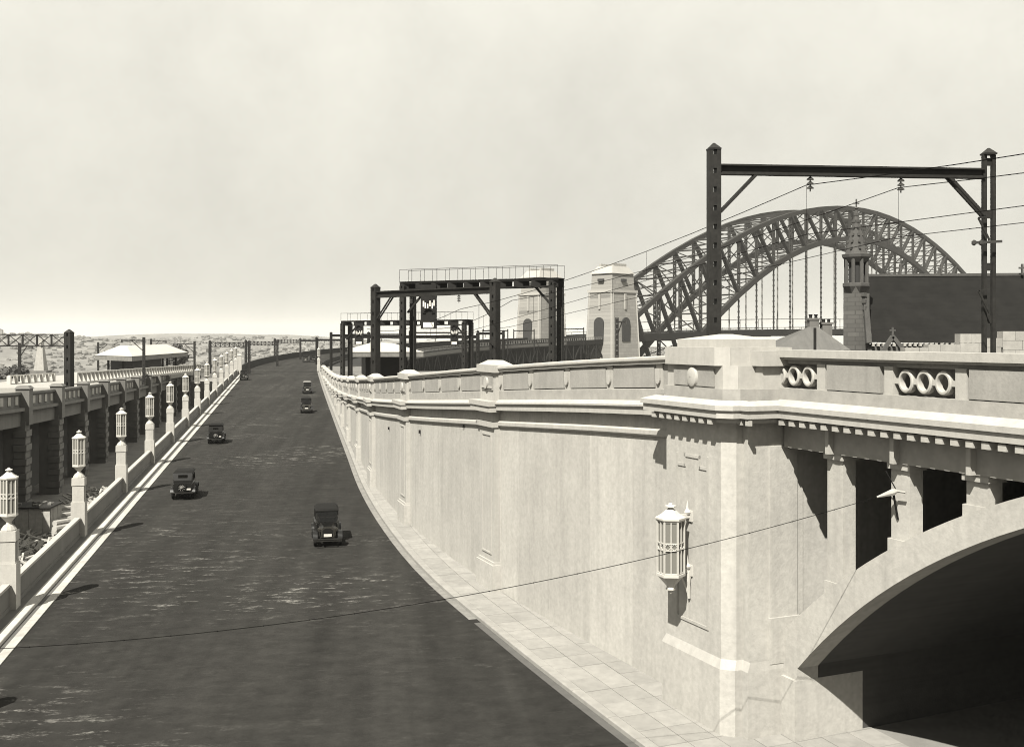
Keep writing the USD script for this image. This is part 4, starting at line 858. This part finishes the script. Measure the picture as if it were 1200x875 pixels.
def on_road(px, py):
    t = (py-HOR)/FPX; Y = EYE/(t+.021); return ((px-600)/FPX*Y, Y, zr(Y)+.01)
away = yaw
car('black hooded motor car coming toward the camera with white number plate', on_road(383, 634), away+PI, 'tourer', 'canvas')
car('black closed motor car driving away near the left kerb, the nearer one', on_road(217, 581), away, 'sedan', 'canvas', 'car_dark')
car('black hooded motor car driving away near the left kerb, the further one', on_road(254, 518), away, 'tourer', 'canvas')
car('dark hooded motor car close to the right kerb, behind the pale-topped car', on_road(359, 483), away+PI, 'tourer', 'canvas')
car('small motor car with a pale top, far up the road near the right wall', on_road(360, 460.5), away+PI, 'tourer', 'canvas_pale')
car('dark motor car beside the end of the left lamp posts', on_road(286, 445), away, 'tourer', 'canvas')
def on_crest(px, Y): 
    j = int(np.argmin(abs(CP[:, 1]-Y))); return ((px-600)/FPX*Y, Y, float(np.interp(Y, CP[:, 1], CP[:, 2]))+.02)
car('first of two tiny dark motor cars abreast at the road crest', on_crest(358, 285), away+PI, 'sedan', 'canvas')
car('second tiny dark motor car at the road crest, right of its neighbour', on_crest(366, 285), away, 'tourer', 'canvas')

# ---------------------------------------------------------------- hut, poles and rubble in the gap on the left
h = thing('timber_hut', 'small plank hut between the left viaduct and the road parapet', 'hut', (-33.8, 75.5, -1.6), yaw*.4)
for k in range(6): m = MB(); m.box((-1.2+k*.48+.02*(k % 2), -1.1, 1.1), (.45, .06+.02*(k % 2), 2.2)); m.build('plank', 'timber_pale', h, world=False)
for k in range(5): m = MB(); m.box((1.45, -.85+k*.45, 1.1), (.06+.02*(k % 2), .42, 2.2)); m.build('plank', 'timber_pale', h, world=False)
m = MB(); m.box((0, 0, 1.1), (2.8, 2.1, 2.18)); m.build('frame', 'timber_pale', h, world=False)
m = MB(); m.box((0, 0, 2.27), (3.1, 2.6, .1)); m.build('roof', 'iron_light', h, world=False)
for k in range(9): m = MB(); m.box((RNG.uniform(-1.2, 1.2), RNG.uniform(-1, 1), 2.38), (RNG.uniform(.2, .6), RNG.uniform(.1, .3), .14), rz=RNG.uniform(0, 3)); m.build('roof_litter', 'timber', h, world=False)
gz = -1.6
for k in range(15):
    c = at(70+3.6*(k % 8)+RNG.uniform(-2, 2), 600, 82-1.2*(k % 8)); a = RNG.uniform(-.25, .25)+.35; L_ = RNG.uniform(3.5, 5.5); z = gz+.55+.42*(k//8)+.1*(k % 2); dx, dy = math.cos(a+.9)*L_/2, math.sin(a+.9)*L_/2
    m = MB(); m.tube([(c[0]-dx, c[1]-dy, z+.15), (c[0], c[1], z+.1), (c[0]+dx, c[1]+dy, z)], [.22, .2, .17], 9); m.build('timber_pole', 'timber_pale', label='round timber pole lying in the heap beyond the second lamp post', cat='pole', group='poles stacked below the left viaduct')
m = MB()
for k in range(1000):
    y = RNG.uniform(52, 96); x = SL*y-12.6-RNG.uniform(.2, 6.5); z = gz+RNG.uniform(0, .5)
    a = RNG.uniform(0, PI); L_ = RNG.uniform(.4, 2.2); m.bar((x, y, z), (x+math.cos(a)*L_, y+math.sin(a)*L_, z+RNG.uniform(-.1, .5)), RNG.uniform(.06, .22), RNG.uniform(.05, .15))
m.build('rubble', 'timber_pale', label='broken timber and rubble heaped behind the road parapet', cat='rubble', kind='stuff')

# ---------------------------------------------------------------- harbour bridge
dx, dy = math.sin(BTH), math.cos(BTH)
def B(s, w, z): return (BX+s*dx+w*dy, BY+s*dy-w*dx, z)
def top_z(s): k = (s/251.5-1)**2; return EYE+82.0-85.5*k+ (3.0*k*k*0)
def bot_z(s): k = (s/251.5-1)**2; return EYE+63.1-125.8*k
def deck_z(s): return EYE+.8+4.5*(1-(s/251.5-1)**2)
hb = thing('steel_arch_bridge', 'huge riveted steel arch bridge with hangers in the distance at right', 'bridge', (BX, BY, 0))
NP = 27; S = np.linspace(22, 503, NP+1)
for w in (-15, 15):
    for fn, nm, sz in ((top_z, 'top_chord', (1.9, 2.5)), (bot_z, 'bottom_chord', (2.1, 3.1))):
        m = MB()
        for a, b in zip(S[:-1], S[1:]): m.bar(B(a, w, fn(a)), B(b, w, fn(b)), *sz)
        m.build(nm, 'steel_grey', hb)
    for i, s in enumerate(S):
        m = MB(); zt_, zb_ = top_z(s), bot_z(s)
        for q in (-.95, .95): m.bar(B(s+q, w, zb_), B(s+q, w, zt_), .7, .9)
        n = max(4, int((zt_-zb_)/2.6))
        for k in range(n): za = zb_+(zt_-zb_)*k/n; zc = zb_+(zt_-zb_)*(k+1)/n; sg = 1 if k % 2 else -1; m.bar(B(s-sg*.95, w, za), B(s+sg*.95, w, zc), .6, .6)
        m.build('vertical', 'steel_grey', hb)
    for i in range(NP):
        a, b = (S[i], S[i+1]) if S[i] < 245 else (S[i+1], S[i])
        m = MB()
        for q in (-.6, .6): m.bar(B(a, w+q, top_z(a)), B(b, w+q, bot_z(b)), .95, 1.1)
        m.build('diagonal', 'steel_grey', hb)
    for i, s in enumerate(S):
        if bot_z(s) > deck_z(s)+3:
            m = MB()
            for q in (-.35, .35): m.bar(B(s+q, w, deck_z(s)-1), B(s+q, w, bot_z(s)-.8), .35, .6)
            n = int((bot_z(s)-deck_z(s))/3)
            if w > 0:
                for k in range(n): m.box(B(s, w, deck_z(s)+(k+.5)*3), (.9, .9, .9), rz=-BTH)
            m.build('hanger', 'steel_pale' if w < 0 else 'steel_grey', hb)
lat = MB()
for i in range(NP):
    for fn in (top_z, bot_z):
        a, b = S[i], S[i+1]; lat.bar(B(a, -15, fn(a)), B(a, 15, fn(a)), .5, .8); lat.bar(B(a, -15, fn(a)), B(b, 15, fn(b)), .4, .5); lat.bar(B(a, 15, fn(a)), B(b, -15, fn(b)), .4, .5)
        mid = (fn(a)+fn(b))/2; c = (a+b)/2; lat.bar(B(c, -15, mid), B(c, 15, mid), .35, .45)
    zt_, zb_ = top_z(S[i]), bot_z(S[i]); zb_ = max(zb_, deck_z(S[i])+8)
    if zt_-zb_ > 6: lat.bar(B(S[i], -15, zt_), B(S[i], 15, zb_), .4, .5); lat.bar(B(S[i], 15, zt_), B(S[i], -15, zb_), .4, .5)
lat.build('lateral_bracing', 'steel_grey', hb)
dk = MB(); n = 40; ss = np.linspace(-14, 517, n)
for a, b in zip(ss[:-1], ss[1:]):
    for w in (-24, 24, -15.2, 15.2): dk.bar(B(a, w, deck_z(np.clip(a, 0, 503))-1.3), B(b, w, deck_z(np.clip(b, 0, 503))-1.3), .6, 3.2)
    dk.bar(B(a, 0, deck_z(np.clip(a, 0, 503))-.2), B(b, 0, deck_z(np.clip(b, 0, 503))-.2), 48, .4)
for s in S: dk.bar(B(s, -24, deck_z(s)-2), B(s, 24, deck_z(s)-2), .8, 3.0)
dk.build('deck', 'steel_dark', hb)
for w in (24, -24):
    rl = MB()
    for s in np.linspace(0, 503, 57): z = deck_z(s); rl.bar(B(s, w, z), B(s, w, z+(6.3 if int(s) % 2 == 0 and w > 0 else 1.5)), .22)
    for a, b in zip(ss[:-1], ss[1:]): a_, b_ = np.clip(a, 0, 503), np.clip(b, 0, 503); rl.bar(B(a, w, deck_z(a_)+1.5), B(b, w, deck_z(b_)+1.5), .2); 
    if w > 0:
        for a, b in zip(ss[:-1], ss[1:]): a_, b_ = np.clip(a, 0, 503), np.clip(b, 0, 503); rl.bar(B(a, 24, deck_z(a_)+6.2), B(b, 24, deck_z(b_)+6.2), .3)
    rl.build('railing', 'steel_dark', hb)
# pylons
def pylon(label, s, w, sc=1.0, ztop=33.0):
    c = B(s, w, 0); r = thing('granite_pylon', label, 'pylon', (c[0], c[1], -40)); rz = -BTH
    fr = Frame(c[:2], (dx, dy), (dy, -dx))     # u along the bridge, o to the right
    def ring(h): return [(-h, -h*.8), (h, -h*.8), (h, h*.8), (-h, h*.8)]
    W = lambda z: 9.9*sc-(z+40)*.036*sc
    zs = [-40, EYE+20.5]
    frustum(fr, ring(W(-40)), ring(W(zs[1])), -40, zs[1]).build('shaft', 'pylon_stone', r)
    k = W(zs[1]); frustum(fr, ring(k+.5), ring(k+.4), zs[1], zs[1]+1.2).build('band', 'granite_trim', r)
    frustum(fr, ring(k*.90), ring(k*.86), zs[1]+1.2, zs[1]+8.5).build('upper_stage', 'pylon_stone', r)
    m = frustum(fr, ring(k*.90+.3), ring(k*.62), zs[1]+8.5, zs[1]+12.0); m.add([fr.p(u, o, zs[1]+12.0) for u, o in ring(k*.62)], [(0, 1, 2, 3)]); m.build('top_stage', 'granite_trim', r)
    m = MB()
    for q in np.linspace(-.8, .8, 6):
        for o in (-1, 1): m.box(fr.p(q*k*.55, o*k*.42, zs[1]+12.6), (1.3, 1.3, 1.2), rz=rz)
    m.build('crenel', 'granite_trim', r)
    # arched doorways and slit windows on the two faces in view
    for face in ('s', 'o'):
        for sg in (-1, 1):
            if face == 's': f2 = Frame(np.array(fr.p(sg*(W(EYE+6)+.0), 0, 0)[:2]), (dy, -dx), (sg*dx, sg*dy))
            else: f2 = Frame(np.array(fr.p(0, sg*W(EYE+6)*.8, 0)[:2]), (dx, dy), (sg*dy, -sg*dx))
            wd = 2.8; th = np.linspace(0, PI, 12); poly = [(-wd, EYE-1.5), (wd, EYE-1.5)]+[(wd*math.cos(t), EYE+6.5+wd*math.sin(t)) for t in th]
            m = MB(); f2.plate(m, poly, -2.0, .55); m.build('doorway', 'opening_dark', r)
            
            m = MB(); f2.block(m, -.55, .55, -1.6, .2, EYE+13, EYE+20); m.build('slit_window', 'granite_trim', r)
            m = MB(); f2.block(m, -1.6, 1.6, -1.5, -.55, zs[1]+5, zs[1]+6.2); m.build('upper_opening', 'opening_dark', r)
    m = MB()
    for a, b in ((-1, -1), (1, -1), (1, 1), (-1, 1)):
        m.bar(fr.p(a*(W(-40)-.6), b*(W(-40)*.8-.6), -40), fr.p(a*(W(zs[1])-.6), b*(W(zs[1])*.8-.6), zs[1]), 1.35, 1.35)
    m.build('corner_quoins', 'granite_trim', r)
pylon('granite pylon tower at the right of the near bridge end', -14, 30, 1.2)
pylon('granite pylon tower at the left of the near bridge end', -14, -15, 1.2)
# approach spans on the curve
ap = thing('approach_viaduct', 'dark steel truss approach viaduct curving from the road crest to the pylons', 'viaduct', (-60, 330, 0))
AP = offset(part_of(CP, 262, 508, 6), 21.5)
for o in (0, 12):
    P = offset(AP, -o)
    m = MB()
    for i in range(len(P)-1):
        a, b = P[i], P[i+1]; m.bar(a-[0, 0, .6], b-[0, 0, .6], .7, 2.0); m.bar(a-[0, 0, 9], b-[0, 0, 9], .6, 1.2)
    m.build('chords', 'steel_dark', ap)
    if o: m = MB(); m.sweep(P, [(0, -9), (0, -.5), (.3, -.5), (.3, -9)]); m.build('web_plate', 'steel_dark', ap)
    m = MB()
    for i in range(len(P)-1):
        a, b = P[i], P[i+1]; m.bar(a-[0, 0, .6], a-[0, 0, 9], .5, .6); m.bar(*((a-[0, 0, 1], b-[0, 0, 9]) if i % 2 else (a-[0, 0, 9], b-[0, 0, 1])), .4, .6)
    m.build('web_members', 'steel_dark', ap)
m = MB(); m.sweep(AP, [(.3, -.3), (.3, .1), (30, .1-.3), (30, -.6)]); m.build('deck', 'steel_dark', ap)
for i in range(0, len(AP), 8):
    p = AP[i]; m = MB(); m.box((p[0]-4, p[1]+4, (p[2]-50)/2-5), (5, 5, p[2]+41)); m.build('pier', 'concrete_shade_tone', ap)
m = MB()
for i in range(len(AP)-1):
    a, b = AP[i], AP[i+1]; m.bar(a+[0, 0, 1.5], b+[0, 0, 1.5], .16); n = 4
    for k in range(n): q = a+(b-a)*k/n; m.bar(q, q+[0, 0, 1.6], .22)
m.build('railing', 'steel_pale', ap)
dw = MB(); dw.sweep(part_of(CP, 232, 480, 5), [(8.45, -1), (8.45, 1.5), (8.75, 1.5), (8.75, -1)]); dw.build('road_railing_wall', 'steel_dark', label='dark parapet on the outside of the bend past the crest', cat='parapet')
dw = MB(); dw.sweep(part_of(CP, 250, 480, 5), [(-8.75, -1), (-8.75, 1.4), (-8.45, 1.4), (-8.45, -1)]); dw.build('road_railing_wall', 'steel_dark', label='dark parapet on the inside of the bend past the crest', cat='parapet')
emb = MB(); emb.sweep(part_of(CP, 225, 268, 6), [(24, -1.3), (30, -14), (-22, -14), (-20, -1.3)]); emb.build('embankment', 'dirt', kind='structure')

# ---------------------------------------------------------------- church, hipped building, stone wall
ch = thing('church', 'stone church with pinnacled corner turret and long steep slate roof', 'church', (28, 75, 5))
D = 74.0
tp = at(1003.5, 0, D); tw = .62
def cpt(px, py, Y=D): return at(px, py, Y)
m = MB(); m.box((tp[0], D, 9.0), (1.22, 1.22, 14.2-.0), rz=.42); m.build('turret_shaft', 'turret_stone', ch)
zc = cpt(0, 334)[2]; zb1 = cpt(0, 300)[2]
m = MB(); m.lathe([(.6, 15.9-.4), (.95, zc-.1), (.95, zc+.12), (.8, zc+.15)], c=(tp[0], D, 0), n=8); m.build('turret_corbel', 'stone_dark', ch)
m = MB(); m.lathe([(.5, zc), (.5, zb1)], c=(tp[0], D, 0), n=8); m.build('belfry_core', 'opening_dark', ch)
m = MB()
for k in range(8):
    t = k*PI/4+.2; m.tube([(tp[0]+.72*math.cos(t), D+.72*math.sin(t), zc), (tp[0]+.72*math.cos(t), D+.72*math.sin(t), zb1-.2)], .13, 6)
m.build('belfry_shafts', 'stone_dark', ch)
m = MB(); m.lathe([(.7, zb1-.45), (.98, zb1-.1), (1.02, zb1+.1), (.8, zb1+.15)], c=(tp[0], D, 0), n=8); m.build('belfry_cornice', 'stone_dark', ch)
za = cpt(0, 246)[2]
m = MB(); m.lathe([(.8, zb1+.1), (.62, zb1+.7), (.07, za)], c=(tp[0], D, 0), n=8)
for k in range(8):
    t = k*PI/4
    for j in range(6): q = (j+.5)/6; rr = .74*(1-q)+.05; m.box((tp[0]+rr*math.cos(t), D+rr*math.sin(t), zb1+.3+(za-zb1-.4)*q), (.14, .14, .16), rz=t)
m.build('spire', 'stone_dark', ch)
m = MB(); m.bar((tp[0], D, za-.1), (tp[0], D, za+.75), .08); m.bar((tp[0]-.2, D, za+.45), (tp[0]+.2, D, za+.45), .08); m.lathe([(.02, -.1), (.14, 0), (.02, .1)], c=(tp[0], D, za+.1), n=8); m.build('cross_finial', 'stone_dark', ch)
r0, r1 = cpt(1016, 324, 78), cpt(1330, 322, 79); e0, e1 = cpt(1018, 401, 73), cpt(1340, 404, 73)
m = MB(); bk0, bk1 = r0+[0, 5, -4.6], r1+[0, 5, -4.6]
m.add([e0, e1, r1, r0, bk0, bk1], [(0, 1, 2, 3), (3, 2, 5, 4)]); m.add([e0, r0, bk0], [(0, 1, 2)]); m.build('roof', 'slate', ch)
rows = MB()
m = MB(); m.bar(r0+[0, 0, .08], r1+[0, 0, .08], .22, .2); m.build('ridge_crest', 'stone_dark', ch)
for px in (1055, 1103, 1198):
    p = cpt(px, 322, 78.2); m = MB(); m.bar(p, p+[0, 0, .8], .14); m.bar(p+[-.25, 0, .5], p+[.25, 0, .5], .13); m.build('ridge_finial', 'stone_dark', ch)
m = MB(); m.box(((e0[0]+e1[0])/2, 73.6, 8.0), (e1[0]-e0[0], .8, 8.2)); m.build('nave_wall', 'turret_stone', ch)
m = MB()
for k in range(48): x = e0[0]+.3+k*.36; m.box((x, 73.05, e0[2]-.16), (.17, .25, .22))
m.build('eave_dentils', 'granite_trim', ch)
m = MB(); m.bar(cpt(1014, 350, 73.5), cpt(1018, 402, 73), .35, .3)
for j in range(7): p = cpt(1012+j, 345+j*8, 73.4); m.box(p, (.3, .3, .25), rz=.6)
m.build('gable_coping', 'stone_dark', ch)
p0 = cpt(1046, 394, 71); m = MB(); m.bar(cpt(1034, 412, 71), p0, .25); m.bar(p0, cpt(1060, 412, 71), .25); m.bar(p0, p0+[0, 0, .6], .12); m.bar(p0+[-.2, 0, .4], p0+[.2, 0, .4], .1); m.build('dormer_gable', 'stone_dark', ch)
hb2 = thing('hipped_house', 'low building with grey hipped sheet roof and chimneys left of the turret', 'house', (20.5, 66, 5))
Y = 66.0; ap_ = at(953, 383, Y+2); l, rr_ = at(905, 410, Y), at(997, 410, Y)
m = MB(); m.add([l, rr_, rr_+[0, 5, 0], l+[0, 5, 0], ap_+[-.3, 0, 0], ap_+[.3, 0, 0]], [(0, 1, 5, 4), (2, 3, 4, 5)]); m.add([l, l+[0, 5, 0], ap_+[-.3, 0, 0]], [(0, 1, 2)]); m.add([rr_, rr_+[0, 5, 0], ap_+[.3, 0, 0]], [(0, 2, 1)]); m.build('roof', 'roof_sheet', hb2)
m = MB(); m.box(((l[0]+rr_[0])/2, Y+2.6, 8.4), (rr_[0]-l[0]-.9, 4.6, 6.5)); m.build('wall', 'brick_house', hb2)
for px, yt in ((953, 376), (968, 381)):
    p = at(px, yt, Y+3); m = MB(); m.box((p[0], p[1], p[2]-.6), (.62, .6, 1.5)); m.box((p[0], p[1], p[2]+.12), (.75, .7, .12)); c = m.build('chimney', 'concrete_shade_tone', hb2)
    m = MB()
    for q in (-.17, .17): m.lathe([(.1, .1), (.1, .34), (.13, .36), (.13, .42)], c=(p[0]+q, p[1], p[2]), n=8)
    m.build('chimney_pot', 'iron', c)
m = MB(); q = at(955, 384, Y-1.5); m.bar((q[0], q[1], 8), (q[0], q[1], q[2]), .14); m.build('vent_pipe', 'iron', label='thin dark pipe standing before the hipped roof', cat='pipe')
sw = thing('stone_wall', 'stepped pale stone block wall behind the parapet below the church roof', 'wall', (20, 48, 9))
for a, b, yt in ((1058, 1085, 407), (1085, 1122, 403.5), (1122, 1148, 391), (1148, 1172, 396), (1172, 1230, 388)):
    xa, xb, z1 = at(a, yt, 48)[0], at(b, yt, 48)[0], at(0, yt, 48)[2]; z = z1; k = 0
    while z > 10.8:
        hh = .42; x = xa-(.0 if k % 2 else .35)
        while x < xb:
            x1 = min(x+.85+.15*RNG.random(), xb)
            if x1-max(x, xa) > .12: m = MB(); m.box(((max(x, xa)+x1)/2, 48+RNG.uniform(0, .03), z-hh/2), (x1-max(x, xa)-.015, .6, hh-.015)); m.build('stone_block', 'concrete_panel' if RNG.random() < .5 else 'concrete_base', sw)
            x = x1
        z -= hh; k += 1

# ---------------------------------------------------------------- far shore: houses, trees
gl = 'small pale houses on the far hillside'
for k in range(34):
    a = RNG.uniform(-.50, -.12); r_ = RNG.uniform(1250, 2100); x, y = r_*math.sin(a), r_*math.cos(a); z = float(terrain_z(np.array([x]), np.array([y]))[0])
    w, d_, hh = RNG.uniform(9, 18), RNG.uniform(9, 14), RNG.uniform(4, 9); rz = RNG.uniform(0, 3)
    r = thing('hillside_house', 'small pale house among trees on the hazy far shore at the left', 'house', (x, y, z), rz, gl)
    m = MB(); m.box((0, 0, hh/2-1), (w, d_, hh+2)); m.build('wall', 'house_wall', r, world=False)
    m = MB(); m.hexa([(-w/2-.5, -d_/2-.5, hh), (w/2+.5, -d_/2-.5, hh), (w/2+.5, d_/2+.5, hh), (-w/2-.5, d_/2+.5, hh), (-w/4, -.1, hh+3), (w/4, -.1, hh+3), (w/4, .1, hh+3), (-w/4, .1, hh+3)]); m.build('roof', 'house_roof', r, world=False)
m = MB(); ico = trimesh.creation.icosphere(subdivisions=1)
for k in range(3500):
    a = RNG.uniform(-.56, .30); r_ = RNG.uniform(1150, 2500); x, y = r_*math.sin(a), r_*math.cos(a); z = float(terrain_z(np.array([x]), np.array([y]))[0])
    R_ = RNG.uniform(2, 7)*RNG.uniform(.6, 1.2); v = ico.vertices*(1+RNG.uniform(-.45, .45, (len(ico.vertices), 1)))*[R_, R_, R_*.55]+[x, y, z+R_*.35]; m.add(v, ico.faces)
m.build('far_wood', 'far_foliage', kind='stuff', label='distant tree cover on the far shore', cat='wood')
def tree(label, px, ptop, Y, w):
    p = at(px, ptop, Y); h_ = w*.9; r = thing('round_tree', label, 'tree', (p[0], Y, p[2]-h_-4))
    m = MB(); m.tube([(p[0], Y, p[2]-h_-4), (p[0]+.3, Y, p[2]-h_*.4)], [w*.05, w*.03], 7); m.build('trunk', 'timber', r)
    n = 700; u = RNG.normal(size=(n, 3)); u /= np.linalg.norm(u, axis=1)[:, None]; rad = RNG.uniform(.55, 1.0, (n, 1))*(1+.3*(meshkit.fbm(u*2+5, 3)[:, None]-.5)); c = u*rad*[w/2, w/2, h_/2]+[p[0], Y, p[2]-h_/2]
    m = MB()
    for q in c: t1, t2 = RNG.normal(size=3), RNG.normal(size=3); s_ = w*.07; t1 *= s_/np.linalg.norm(t1); t2 *= s_/np.linalg.norm(t2); m.add([q-t1, q+t2, q+t1, q-t2], [(0, 1, 2, 3)])
    m.build('crown', 'foliage', r)
tree('round dark tree showing above the left shelter roof', 207, 404, 330, 7.5)
tree('low bushy tree at the far left behind the white fence', 18, 428, 260, 8)
mo = thing('harbour_monument', 'slim pale tapering tower on a base beyond the left tracks', 'tower', at(48, 437, 210))
p = at(48, 434, 210); m = MB(); m.hexa([(p[0]-1.0, 209, p[2]), (p[0]+1, 209, p[2]), (p[0]+1, 211, p[2]), (p[0]-1, 211, p[2]), (p[0]-.35, 209.7, p[2]+6), (p[0]+.35, 209.7, p[2]+6), (p[0]+.35, 210.3, p[2]+6), (p[0]-.35, 210.3, p[2]+6)]); m.build('shaft', 'concrete_base', mo)
m = MB(); m.box((p[0], 210, p[2]-.4), (3.2, 2.6, .8)); m.build('base', 'concrete_shade_tone', mo)

# ---------------------------------------------------------------- air: far things fade
# closed box of thin pale haze round camera and scene
M['haze'] = usdkit.material(stage, '/World/Looks/haze', {'v': ('principled_volume', {'color': (1.0, .985, .94), 'density': .00007, 'anisotropy': .2})}, [], volume='v.volume')
hz = MB(); hz.box((0, 4300, 25), (18400, 9600, 200)); hz.build('haze', 'haze', kind='stuff', label='thin pale haze over the far shore', cat='haze')
